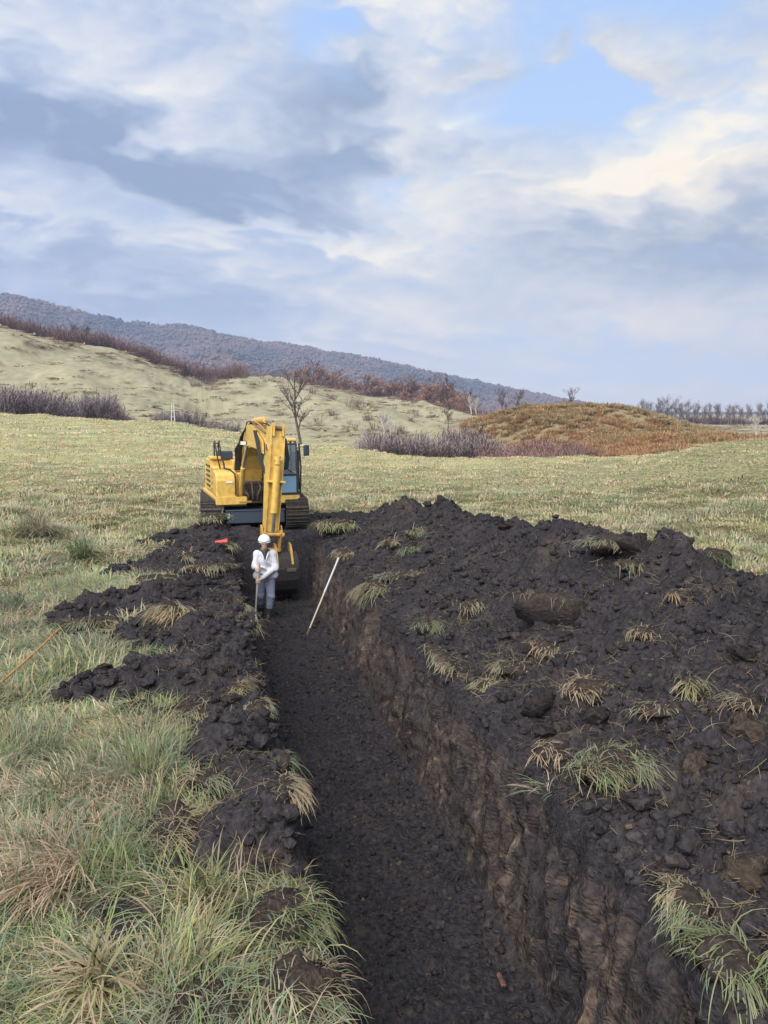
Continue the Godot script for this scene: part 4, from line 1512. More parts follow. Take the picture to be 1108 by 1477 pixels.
# one metre of height; the parts are trunk, twigs and, when in leaf, crown
func tree(called: String, label: String, category: String, s: int, bark: Color, twig: Color, leaf: Array, wide: float, group := "", depth := 2, twig_w := 0.012, slim := 0.02) -> Node3D:
	var r := rng_of(s)
	var t := thing(called, label, category, Vector3.ZERO, 0.0, group)
	var mb := MB.new()
	var tw := MB.new()
	mb.tint = bark
	tw.tint = twig
	var pts := [Vector3(0, -0.05, 0)]
	var rr := [slim]
	var p := Vector3.ZERO
	var d := Vector3(r.randfn() * 0.08, 1, r.randfn() * 0.08)
	for k in 6:
		p += d.normalized() * 0.13
		d += Vector3(r.randfn() * 0.12, 0, r.randfn() * 0.12)
		pts.append(p)
		rr.append(slim * (1.0 - 0.12 * (k + 1)))
	mb.tube(pts, rr, 7, false)
	for k in 9:
		var q: Vector3 = pts[2 + k % 5]
		var a := k * 2.4 + r.randf()
		limb(mb, tw, r, q, Vector3(cos(a) * wide, 0.75, sin(a) * wide), r.randf_range(0.2, 0.32), slim * 0.42, depth - 1, twig_w)
	limb(mb, tw, r, p, d, 0.22, slim * 0.4, depth - 1, twig_w)
	obj("trunk", mb.mesh(), M.twig, t)
	obj("twigs", tw.mesh(), M.twig, t).set_meta("kind", "stuff")
	if leaf.size():
		var lf := MB.new()
		var balls := []
		for k in 16:
			var a := r.randf() * TAU
			var q := sqrt(r.randf()) * 0.34 * wide * 1.4
			balls.append([Vector3(cos(a) * q, r.randf_range(0.32, 0.9) - q * 0.35, sin(a) * q), r.randf_range(0.08, 0.17)])
		for k in 1000:
			var b: Array = balls[r.randi() % 16]
			var dd := Vector3(r.randfn(), r.randfn(), r.randfn()).normalized()
			var at: Vector3 = b[0] + dd * b[1] * r.randf_range(0.6, 1.05)
			var u := dd.cross(Vector3(r.randfn(), r.randfn(), r.randfn())).normalized() * r.randf_range(0.015, 0.036)
			var w := dd.cross(u).normalized() * r.randf_range(0.010, 0.022) + dd * r.randfn() * 0.008
			var c: Color = leaf[r.randi() % leaf.size()]
			var kk := r.randf_range(0.75, 1.25)
			c = Color(c.r * kk, c.g * kk, c.b * kk)
			var s0 := lf.vert(at - u, dd, c)
			lf.vert(at + w, dd, c)
			lf.vert(at + u, dd, c)
			lf.vert(at - w, dd, c)
			lf.i.append_array(PackedInt32Array([s0, s0 + 1, s0 + 2, s0, s0 + 2, s0 + 3]))
		obj("crown", lf.mesh(), M.grass, t).set_meta("kind", "stuff")
	return t


const ORDER := ["first", "second", "third", "fourth", "fifth", "sixth", "seventh", "eighth", "ninth", "tenth", "eleventh", "twelfth", "thirteenth", "fourteenth", "fifteenth", "sixteenth", "seventeenth", "eighteenth", "nineteenth", "twentieth"]


func nth(k: int) -> String:
	if k < 20:
		return ORDER[k]
	var tens := ["twenty", "thirty", "forty"]
	var t := (k + 1) / 10 - 2
	var u := (k + 1) % 10
	return ["twentieth", "thirtieth", "fortieth"][t] if u == 0 else tens[t] + " " + ORDER[u - 1]


func at_bearing(deg: float, d: float, lift := 0.0) -> Vector3:
	var x := sin(deg_to_rad(deg)) * d
	var z := -cos(deg_to_rad(deg)) * d
	return Vector3(x, land(x, z) + lift, z)


func stand(o: Node3D, deg: float, d: float, h: float, turn: float, sink := 0.2) -> Node3D:
	o.position = at_bearing(deg, d, -sink)
	o.rotation.y = turn
	o.scale = Vector3.ONE * h
	return o


func shrub_mesh(s: int, c0: Color, c1: Color, n: int) -> ArrayMesh:
	var r := rng_of(s)
	var mb := MB.new()
	for k in int(n * 0.4):
		var a := r.randf() * TAU
		var q := r.randf_range(0.0, 0.2)
		var root := Vector3(cos(a) * q, -0.05, sin(a) * q)
		var h := r.randf_range(0.45, 0.95)
		var dir := Vector3(cos(a) * r.randf_range(0.0, 0.7), 1.0, sin(a) * r.randf_range(0.0, 0.7))
		var c := c0.lerp(c1, r.randf())
		mb.blade(root, dir, h, 0.014, -0.1, Vector3(r.randfn() * 0.25, 0, r.randfn() * 0.25), c, c, 3)
		for j in 13:
			var f := r.randf_range(0.25, 0.95)
			c = c0.lerp(c1, r.randf())
			mb.blade(root + dir.normalized() * h * f, Vector3(r.randfn(), 0.5 + r.randfn() * 0.5, r.randfn()), r.randf_range(0.10, 0.26), 0.011, 0.2, Vector3(r.randfn() * 0.5, 0, r.randfn() * 0.5), c, c, 2)
	return mb.mesh()


func thicket(called: String, label: String, mesh: ArrayMesh, a0: float, a1: float, d0: float, d1: float, count: int, h0: float, h1: float, s: int, tone: Color, gaps: float) -> void:
	var r := rng_of(s)
	var where := []
	var tints := []
	for k in count:
		var a := r.randf_range(a0, a1)
		var d := r.randf_range(d0, d1)
		var g := noise_a.get_noise_2d(a * 0.55 + s, d * 0.03)
		if g < gaps:
			continue
		# the ends of a thicket are lower
		var fall := clampf(minf(a - a0, a1 - a) / (a1 - a0) * 5.0, 0.35, 1.0)
		var h := r.randf_range(h0, h1) * clampf(0.85 + g * 0.8, 0.5, 1.3) * fall
		where.append(Transform3D(Basis(Vector3.UP, r.randf() * TAU).scaled(Vector3(h * 1.1, h, h * 1.1)), at_bearing(a, d, -0.1)))
		var t := r.randf_range(0.75, 1.2)
		tints.append(Color(tone.r * t, tone.g * t, tone.b * t))
	scatter(called, mesh, M.twig, where, tints, label, "thicket")


func plant_far() -> void:
	var grey_twig := shrub_mesh(201, Color(0.155, 0.125, 0.125), Color(0.25, 0.205, 0.195), 46)
	var rust_twig := shrub_mesh(202, Color(0.20, 0.12, 0.09), Color(0.30, 0.19, 0.14), 46)
	thicket("brush_thicket", "grey leafless brush along the hollow at the left edge", grey_twig, -15.0, -4.6, 122, 152, 480, 4.2, 6.6, 301, Color(0.95, 0.95, 1.05), -0.35)
	thicket("brush_thicket", "low dark brush in the hollow behind the excavator", grey_twig, -4.2, 3.4, 128, 150, 190, 2.6, 4.2, 302, Color(0.85, 0.85, 0.9), -0.2)
	thicket("brush_thicket", "broad grey leafless brush in the hollow right of the excavator", grey_twig, 9.5, 22.5, 78, 98, 620, 3.0, 4.8, 303, Color(1.1, 1.08, 1.12), -0.5)
	thicket("brush_thicket", "reddish brush at the foot of the right hand hillock", rust_twig, 18.0, 29.0, 72, 92, 420, 1.8, 3.2, 304, Color(0.95, 0.95, 1.1), -0.35)
	thicket("brush_thicket", "scattered dark shrubs on the slope behind the bare tree", rust_twig, 6.0, 17.0, 150, 235, 130, 1.8, 3.4, 305, Color(0.8, 0.85, 0.9), 0.0)
	thicket("brush_thicket", "dark scrub in a fold of the left hill", rust_twig, -4.5, 6.5, 225, 285, 170, 2.0, 3.6, 306, Color(0.7, 0.85, 0.8), 0.08)
	# woodland that closes the slopes: reads as one mass on the left
	var r := rng_of(71)
	var where := []
	var tints := []
	var wood := shrub_mesh(203, Color(0.135, 0.088, 0.078), Color(0.23, 0.145, 0.12), 40)
	for k in 2200:
		var a := r.randf_range(-17.0, 3.0)
		var d := look(hill_far, a) * r.randf_range(1.02, 1.5)
		var h := r.randf_range(6.5, 10.5)
		where.append(Transform3D(Basis(Vector3.UP, r.randf() * TAU).scaled(Vector3(h * 0.75, h, h * 0.75)), at_bearing(a, d, -0.3)))
		var t := r.randf_range(0.75, 1.15)
		tints.append(Color(t, t * r.randf_range(0.9, 1.0), t))
	scatter("woodland", wood, M.twig, where, tints, "brown leafless wood behind the crest of the left hill", "woodland")
	where = []
	tints = []
	for k in 900:
		var a := r.randf_range(3.5, 31.0)
		var d := look(hill_far, a) * r.randf_range(1.15, 1.6) if a < 17.0 else r.randf_range(250.0, 420.0)
		var h := r.randf_range(5.5, 9.0)
		where.append(Transform3D(Basis(Vector3.UP, r.randf() * TAU).scaled(Vector3(h * 0.8, h, h * 0.8)), at_bearing(a, d, -0.3)))
		var t := r.randf_range(0.8, 1.2)
		tints.append(Color(t * 1.1, t, t))
	scatter("woodland", wood, M.twig, where, tints, "brown leafless wood among the rust coloured trees", "woodland")
	var sombre := tree("conifer", "dark evergreen behind the left hill, leftmost of a small group", "tree", 91, Color(0.08, 0.06, 0.05), Color(0.05, 0.06, 0.045), [Color(0.035, 0.05, 0.035), Color(0.05, 0.065, 0.045)], 0.35, "evergreens behind the left hill")
	stand(sombre, -8.5, 345, 10.5, 0.4)
	for k in 7:
		var o := copy(sombre, Vector3.ZERO, 0, 1, "")
		o.set_meta("label", "dark evergreen behind the left hill, %s from the left of a small group" % nth(k + 1))
		stand(o, -8.1 + k * 0.36 + r.randf_range(-0.1, 0.1), 338 + r.randf() * 30.0, r.randf_range(8.0, 11.0), r.randf() * 6.0)
	# rust coloured trees, each one a tree
	var rust := [Color(0.34, 0.185, 0.13), Color(0.38, 0.22, 0.155), Color(0.28, 0.17, 0.13)]
	var kinds := []
	for k in 3:
		kinds.append(tree("rust_tree", "rust leaved tree in the wood between the hills", "tree", 95 + k, Color(0.15, 0.11, 0.09), Color(0.2, 0.13, 0.1), rust, 0.62, "rust coloured trees between the hills", 2, 0.009))
	var spots := [6.6, 7.4, 8.3, 9.0, 9.5, 10.2, 11.0, 11.6, 12.1, 12.6, 13.0, 13.4, 13.9, 14.3, 15.0, 15.4, 15.9, 16.4, 16.9, 17.3, 17.7, 18.1, 18.5, 18.9, 19.3, 19.8, 20.6, 21.3]
	for k in spots.size():
		var o: Node3D = kinds[k] if k < 3 else copy(kinds[k % 3], Vector3.ZERO, 0, 1, "")
		o.set_meta("label", "rust leaved tree, %s from the left of those between the hills" % nth(k))
		var d: float = look(hill_far, spots[k]) * r.randf_range(1.18, 1.35) if spots[k] < 16.5 else r.randf_range(300, 345)
		stand(o, spots[k], d, r.randf_range(11.0, 14.5), r.randf() * 6.0)
		o.scale *= Vector3(1.35, 1.0, 1.35)
	# brown bare trees standing before the hillock
	var bare_a := tree("bare_tree", "bare brown tree at the left shoulder of the right hand hillock", "tree", 103, Color(0.12, 0.09, 0.08), Color(0.17, 0.115, 0.1), [], 0.6, "", 3, 0.006)
	stand(bare_a, 21.3, 196, 6.4, 0.5)
	stand(copy(bare_a, Vector3.ZERO, 0, 1, "second bare brown tree left of the hillock, a little taller"), 22.3, 205, 7.2, 2.1)
	stand(copy(bare_a, Vector3.ZERO, 0, 1, "bare crooked tree that shows above the hillock's left crest"), 25.9, 190, 5.6, 3.3)
	stand(copy(bare_a, Vector3.ZERO, 0, 1, "thin dark tree on the slope in front of the rust coloured wood"), 17.4, 148, 4.4, 1.3)
	# the bare tree behind the excavator
	var lone := tree("bare_tree", "tall bare crooked tree rising behind the excavator's cab", "tree", 111, Color(0.10, 0.085, 0.08), Color(0.16, 0.13, 0.125), [], 0.5, "", 2, 0.0045, 0.022)
	stand(lone, 6.75, 74, 7.4, 0.9)
	# row of bare trees on the plain at the right
	var rowk := []
	for k in 3:
		rowk.append(tree("row_tree", "slim bare tree in the row on the plain at the right", "tree", 121 + k, Color(0.17, 0.145, 0.14), Color(0.23, 0.19, 0.185), [], 0.4, "bare trees in the row on the right hand plain", 2, 0.008))
	for k in 46:
		var o: Node3D = rowk[k] if k < 3 else copy(rowk[k % 3], Vector3.ZERO, 0, 1, "")
		var a := 30.3 + k * 0.205 + r.randf_range(-0.09, 0.09)
		o.set_meta("label", "slim bare tree, %s from the left in the row on the right hand plain" % nth(k))
		stand(o, a, r.randf_range(325, 365), r.randf_range(6.2, 9.5) * (1.05 if k < 22 else 0.85), r.randf() * 6.0)
	thicket("brush_thicket", "dark undergrowth under the row of trees on the right hand plain", wood, 30.6, 41.0, 330, 372, 420, 2.4, 5.0, 307, Color(0.75, 0.75, 0.8), -0.6)
	var birch := tree("birch_tree", "white stemmed birch standing before the tree row at the right edge", "tree", 131, Color(0.62, 0.6, 0.57), Color(0.45, 0.42, 0.4), [], 0.35, "", 2, 0.007, 0.024)
	stand(birch, 37.9, 150, 4.4, 0.0)
	stand(copy(birch, Vector3.ZERO, 0, 1, "pale birch stem left of the brush in the middle hollow"), 12.75, 140, 4.6, 1.0)
	stand(copy(birch, Vector3.ZERO, 0, 1, "second pale birch stem close beside the first in the middle hollow"), 13.25, 141, 4.4, 2.0)
	stand(copy(birch, Vector3.ZERO, 0, 1, "pale birch before the rust wood, left one of a close pair"), 19.05, 215, 5.0, 2.6)
	stand(copy(birch, Vector3.ZERO, 0, 1, "pale birch before the rust wood, right one of a close pair"), 19.4, 216, 4.8, 3.6)


func build_mountains() -> void:
	var mb := MB.new()
	var na := 440
	var nr := 46
	for j in nr:
		var t := float(j) / (nr - 1)
		for k in na:
			var a := lerpf(-55.0, 55.0, k / (na - 1.0))
			var crest := 1900.0 + noise_a.get_noise_1d(a * 0.08) * 250.0
			var rr := lerpf(720.0, crest * 1.5, t)
			var top := 2.95 + crest * look(peak_tan, a)
			var f := rr / crest
			var x := sin(deg_to_rad(a)) * rr
			var z := -cos(deg_to_rad(a)) * rr
			var y := 0.0
			if f < 1.0:
				var q := clampf((rr - 720.0) / (crest - 720.0), 0, 1)
				y = lerpf(-12.0 + 14.0 * clampf(-a * 0.04, -1, 1), top, q * 0.55 + q * q * 0.45)
				y += ridge.get_noise_2d(x * 0.0011, z * 0.0011) * top * 0.30 * sin(PI * q) + noise_a.get_noise_2d(x * 0.004, z * 0.004) * top * 0.07 * sin(PI * q) - top * 0.06 * sin(PI * q)
				y += noise_a.get_noise_1d(a * 0.9) * 5.0 * q * clampf(top / 100.0, 0.1, 1.0)
			else:
				y = lerpf(top, -20.0, soft((f - 1.0) * 2.0)) + noise_a.get_noise_1d(a * 0.9) * 5.0 * clampf(top / 100.0, 0.1, 1.0)
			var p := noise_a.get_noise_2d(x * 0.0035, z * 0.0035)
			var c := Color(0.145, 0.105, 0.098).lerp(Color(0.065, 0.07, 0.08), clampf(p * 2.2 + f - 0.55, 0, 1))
			c = c.lerp(Color(0.22, 0.19, 0.12), clampf((noise_a.get_noise_2d(x * 0.003 + 50.0, z * 0.006) - 0.34) * 6.0, 0, 0.7) * (1.0 - clampf(f, 0, 1)))
			mb.vert(Vector3(x, y, z), Vector3.UP, c)
	for j in nr - 1:
		for k in na - 1:
			var a := j * na + k
			mb.i.append_array(PackedInt32Array([a, a + na, a + 1, a + 1, a + na, a + na + 1]))
	mb.smooth()
	structure(obj("mountain_range", mb.mesh(), M.far), "long wooded mountain range fading blue behind the hills")
	# the wood on it, crown by crown
	var r := rng_of(81)
	var crown := lump_mesh(41, 1.1, 0.8)
	var where := []
	var tints := []
	for k in 36000:
		var j := r.randi_range(0, nr - 16)
		var q := r.randi_range(140, 335)
		var at := mb.v[j * na + q].lerp(mb.v[(j + 1) * na + q + 1], r.randf()) + Vector3(r.randfn() * 5.0, 0, r.randfn() * 5.0)
		var c := mb.c[j * na + q]
		if c.g > 0.12:
			continue
		var s := r.randf_range(4.0, 7.5)
		where.append(Transform3D(Basis(Vector3.UP, r.randf() * TAU).scaled(Vector3(s, s * r.randf_range(0.7, 1.0), s)), at + Vector3(0, s * 0.15, 0)))
		var t := r.randf_range(0.88, 1.1)
		tints.append(Color(c.r * t, c.g * t, c.b * t))
	scatter("mountain_forest", crown, M.twig, where, tints, "dense leafless forest on the mountain slopes", "forest")


# ---------------------------------------------------------------- the excavator, facing the trench; x is to the right as seen from the trench head
const YELLOW := Color(0.70, 0.475, 0.12)


func machine_materials() -> void:
	var y := paint(YELLOW, 0.42)
	y.clearcoat_enabled = true
	y.clearcoat = 0.3
	y.clearcoat_roughness = 0.3
	# dust and fading on the paint
	y.albedo_texture = noise_tex(0.03, FastNoiseLite.TYPE_SIMPLEX_SMOOTH, 5, ramp_of([[0.2, Color(0.90, 0.88, 0.86)], [0.5, Color(0.97, 0.97, 0.96)], [0.75, grey(1.0)]]), 401, 256)
	y.uv1_triplanar = true
	y.uv1_scale = Vector3.ONE * 0.8
	M.yellow = y
	var yd := y.duplicate()
	yd.albedo_color = Color(0.42, 0.25, 0.06).linear_to_srgb()
	yd.roughness = 0.7
	M.yellow_dirty = yd
	M.black = paint(Color(0.022, 0.024, 0.03), 0.5)
	M.rubber = paint(Color(0.018, 0.018, 0.02), 0.75)
	M.slate = paint(Color(0.035, 0.05, 0.078), 0.5)
	var tr := paint(Color(0.075, 0.062, 0.055), 0.85)
	tr.albedo_texture = noise_tex(0.05, FastNoiseLite.TYPE_SIMPLEX_SMOOTH, 4, ramp_of([[0.3, grey(0.5)], [0.7, grey(1.0)]]), 402, 256)
	tr.uv1_triplanar = true
	tr.uv1_scale = Vector3.ONE * 1.5
	M.track = tr
	M.chrome = paint(Color(0.62, 0.62, 0.62), 0.18, 0.9)
	M.steel = paint(Color(0.16, 0.13, 0.11), 0.55, 0.5)
	M.white_paint = paint(Color(0.72, 0.72, 0.70), 0.5)
	M.grey_plate = paint(Color(0.38, 0.36, 0.33), 0.55)
	M.red_paint = paint(Color(0.52, 0.05, 0.045), 0.5)
	M.brown_dirt = paint(Color(0.15, 0.105, 0.07), 0.9)
	var gl := paint(Color(0.10, 0.14, 0.20), 0.05)
	gl.transparency = BaseMaterial3D.TRANSPARENCY_ALPHA
	gl.albedo_color.a = 0.42
	M.glass = gl
	M.mirror = paint(Color(0.5, 0.55, 0.6), 0.08, 1.0)
	M.seat = paint(Color(0.03, 0.03, 0.035), 0.9)
	var bk := tr.duplicate()
	bk.albedo_color = Color(0.042, 0.037, 0.036).linear_to_srgb()
	M.bucket = bk


# a plate in the side plane (z forward, y up), thick along x
func side_plate(mb: MB, pts: Array, x: float, thick: float, bevel := 0.0) -> void:
	var poly := PackedVector2Array()
	for p in pts:
		poly.append(p)
	mb.prism(poly, thick, Transform3D(Basis(Vector3(0, 0, 1), Vector3(0, 1, 0), Vector3(-1, 0, 0)), Vector3(x, 0, 0)), bevel)


# a closed ribbon of plates between two side outlines (top and bottom faces of a box girder)
func girder(mb: MB, upper: Array, lower: Array, x0: float, half0: float, x1: float, half1: float) -> void:
	var n := upper.size()
	var ring := []
	for k in n:
		var t := float(k) / (n - 1)
		var xc := lerpf(x0, x1, t)
		var h := lerpf(half0, half1, t)
		var u: Vector2 = upper[k]
		var l: Vector2 = lower[k]
		ring.append([Vector3(xc - h, u.y, u.x), Vector3(xc + h, u.y, u.x), Vector3(xc + h, l.y, l.x), Vector3(xc - h, l.y, l.x), (Vector3(xc, u.y, u.x) + Vector3(xc, l.y, l.x)) / 2.0])
	for k in n - 1:
		var inn: Vector3 = (ring[k][4] + ring[k + 1][4]) / 2.0
		for q in 4:
			var q2 := (q + 1) % 4
			mb.face([ring[k][q], ring[k][q2], ring[k + 1][q2], ring[k + 1][q]], inn)
	mb.face([ring[0][0], ring[0][1], ring[0][2], ring[0][3]], ring[1][4])
	mb.face([ring[n - 1][0], ring[n - 1][1], ring[n - 1][2], ring[n - 1][3]], ring[n - 2][4])


func rod(mb: MB, a: Vector3, b: Vector3, r: float, sides := 10) -> void:
	mb.tube([a, b], [r, r], sides)


func build_excavator() -> void:
	machine_materials()
	var ex := thing("excavator", "yellow tracked excavator with its arm reaching down into the end of the trench", "excavator", Vector3(1.2, land(1.2, -21.6) * 0.5 - 0.10, -21.6))
	var swing := deg_to_rad(6.5)
	var mb: MB
	# --- undercarriage
	for s in [-1.0, 1.0]:
		var x: float = s * 1.06
		mb = MB.new()
		var n := 46
		var loop := []
		# stadium path: bottom, front arc, top, rear arc
		var half := 1.38
		var rad := 0.34
		var total := 4.0 * half + TAU * rad
		for k in n:
			var d := total * k / n
			var p := Vector2.ZERO
			var dir := Vector2.RIGHT
			if d < 2.0 * half:
				p = Vector2(-half + d, -rad)
				dir = Vector2(1, 0)
			elif d < 2.0 * half + PI * rad:
				var a := (d - 2.0 * half) / rad - PI / 2
				p = Vector2(half + cos(a) * rad, sin(a) * rad)
				dir = Vector2(-sin(a), cos(a))
			elif d < 4.0 * half + PI * rad:
				p = Vector2(half - (d - 2.0 * half - PI * rad), rad)
				dir = Vector2(-1, 0)
			else:
				var a := (d - 4.0 * half - PI * rad) / rad + PI / 2
				p = Vector2(-half + cos(a) * rad, sin(a) * rad)
				dir = Vector2(-sin(a), cos(a))
			loop.append([p, dir])
		for q in loop:
			var p: Vector2 = q[0]
			var dir: Vector2 = q[1]
			var out := Vector2(dir.y, -dir.x)
			var bas := Basis(Vector3(1, 0, 0), Vector3(0, out.y, out.x), Vector3(0, dir.y, dir.x))
			var at := Vector3(x, 0.40 + p.y, p.x)
			mb.box(at, Vector3(0.58, 0.045, 0.155), 0.008, bas)
			for g in [-0.05, 0.05]:
				mb.box(at + bas * Vector3(0, 0.035, g), Vector3(0.58, 0.03, 0.02), 0.004, bas)
		var tr := obj("track", mb.mesh(), M.track, ex)
		mb = MB.new()
		mb.box(Vector3(x, 0.40, 0), Vector3(0.34, 0.36, 2.5), 0.03)
		obj("track_frame", mb.mesh(), M.slate, tr)
		for z in [-1.38, 1.38]:
			mb = MB.new()
			mb.lathe([Vector2(0.0, -0.16), Vector2(0.30, -0.16), Vector2(0.31, -0.13), Vector2(0.31, 0.13), Vector2(0.30, 0.16), Vector2(0.0, 0.16)], Transform3D(Basis(Vector3(0, 0, 1), Vector3(1, 0, 0), Vector3(0, 1, 0)), Vector3(x, 0.40, z)), 18)
			obj("idler_wheel" if z > 0 else "drive_sprocket", mb.mesh(), M.steel, tr)
		for k in 5:
			mb = MB.new()
			mb.lathe([Vector2(0.0, -0.2), Vector2(0.09, -0.2), Vector2(0.09, 0.2), Vector2(0.0, 0.2)], Transform3D(Basis(Vector3(0, 0, 1), Vector3(1, 0, 0), Vector3(0, 1, 0)), Vector3(x, 0.17, -0.95 + k * 0.475)), 12)
			obj("track_roller", mb.mesh(), M.steel, tr)
	mb = MB.new()
	mb.box(Vector3(0, 0.36, 0.15), Vector3(1.55, 0.34, 2.9), 0.03)
	mb.box(Vector3(0, 0.36, 1.64), Vector3(1.46, 0.30, 0.07), 0.012)
	mb.box(Vector3(0, 0.53, 1.62), Vector3(1.50, 0.03, 0.14), 0.008)
	var cb := obj("undercarriage_frame", mb.mesh(), M.slate, ex)
	mb = MB.new()
	mb.box(Vector3(-0.66, 0.40, 1.69), Vector3(0.045, 0.12, 0.02), 0.004)
	obj("reflector", mb.mesh(), M.white_paint, cb)
	mb = MB.new()
	mb.lathe([Vector2(0.0, 0.52), Vector2(0.62, 0.52), Vector2(0.62, 0.66), Vector2(0.0, 0.66)], Transform3D.IDENTITY, 28)
	obj("slew_ring", mb.mesh(), M.slate, ex)
	# --- everything above the slew ring turns a little to the right
	var up := func(called: String, m: MB, mat: Material, parent: Node = ex) -> MeshInstance3D:
		var o := obj(called, m.mesh(), mat, parent)
		if parent == ex:
			o.basis = Basis(Vector3.UP, swing).scaled_local(Vector3(0.93, 0.93, 0.96))
			if called in ["arm", "bucket_cylinder", "bucket_linkage"]:
				# the arm leans a little, its foot to the left
				var pivot := Vector3(-0.20, 2.38, 4.38)
				var lean := Basis(Vector3(0, 0, 1), -0.075)
				o.transform = Transform3D(o.basis, Vector3.ZERO) * Transform3D(lean, pivot - lean * pivot)
		return o
	mb = MB.new()
	side_plate(mb, [Vector2(-1.35, 0.68), Vector2(1.50, 0.68), Vector2(1.62, 0.74), Vector2(1.62, 0.94), Vector2(-1.35, 0.94)], -0.81, 0.84, 0.03)
	side_plate(mb, [Vector2(-1.35, 0.68), Vector2(1.50, 0.68), Vector2(1.62, 0.74), Vector2(1.62, 0.94), Vector2(-1.35, 0.94)], 0.60, 0.94, 0.03)
	mb.box(Vector3(-0.13, 0.76, -0.1), Vector3(0.52, 0.12, 2.5), 0.01)
	var deck: MeshInstance3D = up.call("deck", mb, M.yellow)
	mb = MB.new()
	mb.box(Vector3(-0.45, 0.80, 1.625), Vector3(0.34, 0.05, 0.02), 0.005)
	obj("step_slot", mb.mesh(), M.yellow_dirty, deck)
	# counterweight and engine hood
	mb = MB.new()
	var cw := PackedVector2Array()
	for k in 15:
		var a := PI + PI * k / 14.0
		cw.append(Vector2(-0.10 + cos(a) * 1.12, -0.75 + sin(a) * 0.78))
	mb.prism(cw, 0.95, Transform3D(Basis(Vector3(1, 0, 0), Vector3(0, 0, 1), Vector3(0, -1, 0)), Vector3(0, 1.18, 0)), 0.04)
	up.call("counterweight", mb, M.yellow)
	mb = MB.new()
	mb.box(Vector3(-0.62, 1.42, -0.25), Vector3(1.14, 0.95, 1.2), 0.06)
	mb.box(Vector3(-0.80, 1.34, 0.62), Vector3(0.80, 0.78, 0.56), 0.05)
	var hood: MeshInstance3D = up.call("engine_hood", mb, M.yellow)
	for k in 5:
		mb = MB.new()
		mb.box(Vector3(-1.20, 1.12 + k * 0.14, -0.2), Vector3(0.03, 0.05, 0.8), 0.008)
		obj("vent_slat", mb.mesh(), M.black, hood)
	mb = MB.new()
	mb.box(Vector3(-1.06, 1.93, 0.2), Vector3(0.32, 0.09, 0.5), 0.035)
	obj("hood_cap", mb.mesh(), M.yellow, hood)
	for k in 4:
		mb = MB.new()
		mb.box(Vector3(-1.19 + k * 0.012, 1.10 + k * 0.17, 0.915), Vector3(0.16, 0.10, 0.02), 0.01)
		obj("lamp_slot", mb.mesh(), M.yellow_dirty, hood)
	# tool box with its rounded shoulder
	mb = MB.new()
	var tb := [Vector2(0.9, 0.94), Vector2(1.58, 0.94), Vector2(1.60, 1.38), Vector2(1.56, 1.52), Vector2(1.46, 1.60), Vector2(1.30, 1.64), Vector2(0.9, 1.64)]
	side_plate(mb, tb, -0.93, 0.58, 0.04)
	var tool: MeshInstance3D = up.call("tool_box", mb, M.yellow)
	mb = MB.new()
	mb.box(Vector3(-0.86, 1.34, 1.607), Vector3(0.17, 0.055, 0.012), 0.003)
	obj("decal", mb.mesh(), M.white_paint, tool)
	mb = MB.new()
	mb.tube([Vector3(-0.70, 0.98, 1.60), Vector3(-0.70, 1.40, 1.61), Vector3(-0.71, 1.56, 1.55), Vector3(-0.80, 1.66, 1.36), Vector3(-0.95, 1.69, 1.2)], [0.022, 0.022, 0.022, 0.022, 0.022], 8)
	obj("hose", mb.mesh(), M.rubber, tool)
	mb = MB.new()
	mb.box(Vector3(-0.50, 1.25, 1.05), Vector3(0.36, 0.62, 0.5), 0.03)
	mb.box(Vector3(-0.48, 1.72, 0.72), Vector3(0.40, 0.34, 0.5), 0.03)
	up.call("tank_cover", mb, M.yellow)
	# handrails
	mb = MB.new()
	for x in [-1.02, -1.14]:
		mb.tube([Vector3(x + 0.12, 1.66, 1.05), Vector3(x + 0.05, 2.0, 1.02), Vector3(x, 2.38, 0.95), Vector3(x + 0.02, 2.42, 0.85), Vector3(x + 0.05, 2.36, 0.4), Vector3(x + 0.06, 1.95, 0.35)], [0.02, 0.02, 0.02, 0.02, 0.02, 0.02], 7)
	mb.tube([Vector3(-1.06, 2.36, 0.95), Vector3(-1.16, 2.36, 0.95)], [0.018, 0.018], 7)
	mb.tube([Vector3(-0.92, 1.66, 1.1), Vector3(-0.92, 1.80, 1.1), Vector3(-1.08, 2.30, 0.98)], [0.018, 0.018, 0.018], 7)
	up.call("handrail", mb, M.black)
	# black filter housing and muffler behind
	mb = MB.new()
	mb.lathe([Vector2(0.0, -0.22), Vector2(0.13, -0.22), Vector2(0.14, -0.19), Vector2(0.14, 0.19), Vector2(0.13, 0.22), Vector2(0.0, 0.22)], Transform3D(Basis(Vector3(0, 1, 0), Vector3(1, 0, 0), Vector3(0, 0, -1)), Vector3(-0.78, 1.98, 0.2)), 16)
	mb.box(Vector3(-0.78, 2.0, 0.34), Vector3(0.40, 0.22, 0.12), 0.02)
	up.call("air_cleaner", mb, M.slate)
	# thick black hose bundle beside the boom foot
	mb = MB.new()
	for k in 4:
		var o := k * 0.038
		mb.tube([Vector3(-0.62 + o, 1.62, 1.05), Vector3(-0.60 + o, 1.95, 1.12), Vector3(-0.62 + o, 2.20, 1.2), Vector3(-0.56 + o, 2.33, 1.3), Vector3(-0.42 + o * 0.5, 2.30, 1.5), Vector3(-0.38 + o * 0.3, 2.15, 1.6)], [0.028, 0.028, 0.03, 0.03, 0.026, 0.02], 7)
	up.call("hose_bundle", mb, M.rubber)
	# --- boom: foot, knee, tip in the side plane (z forward, y up)
	var foot := Vector2(0.95, 1.12)
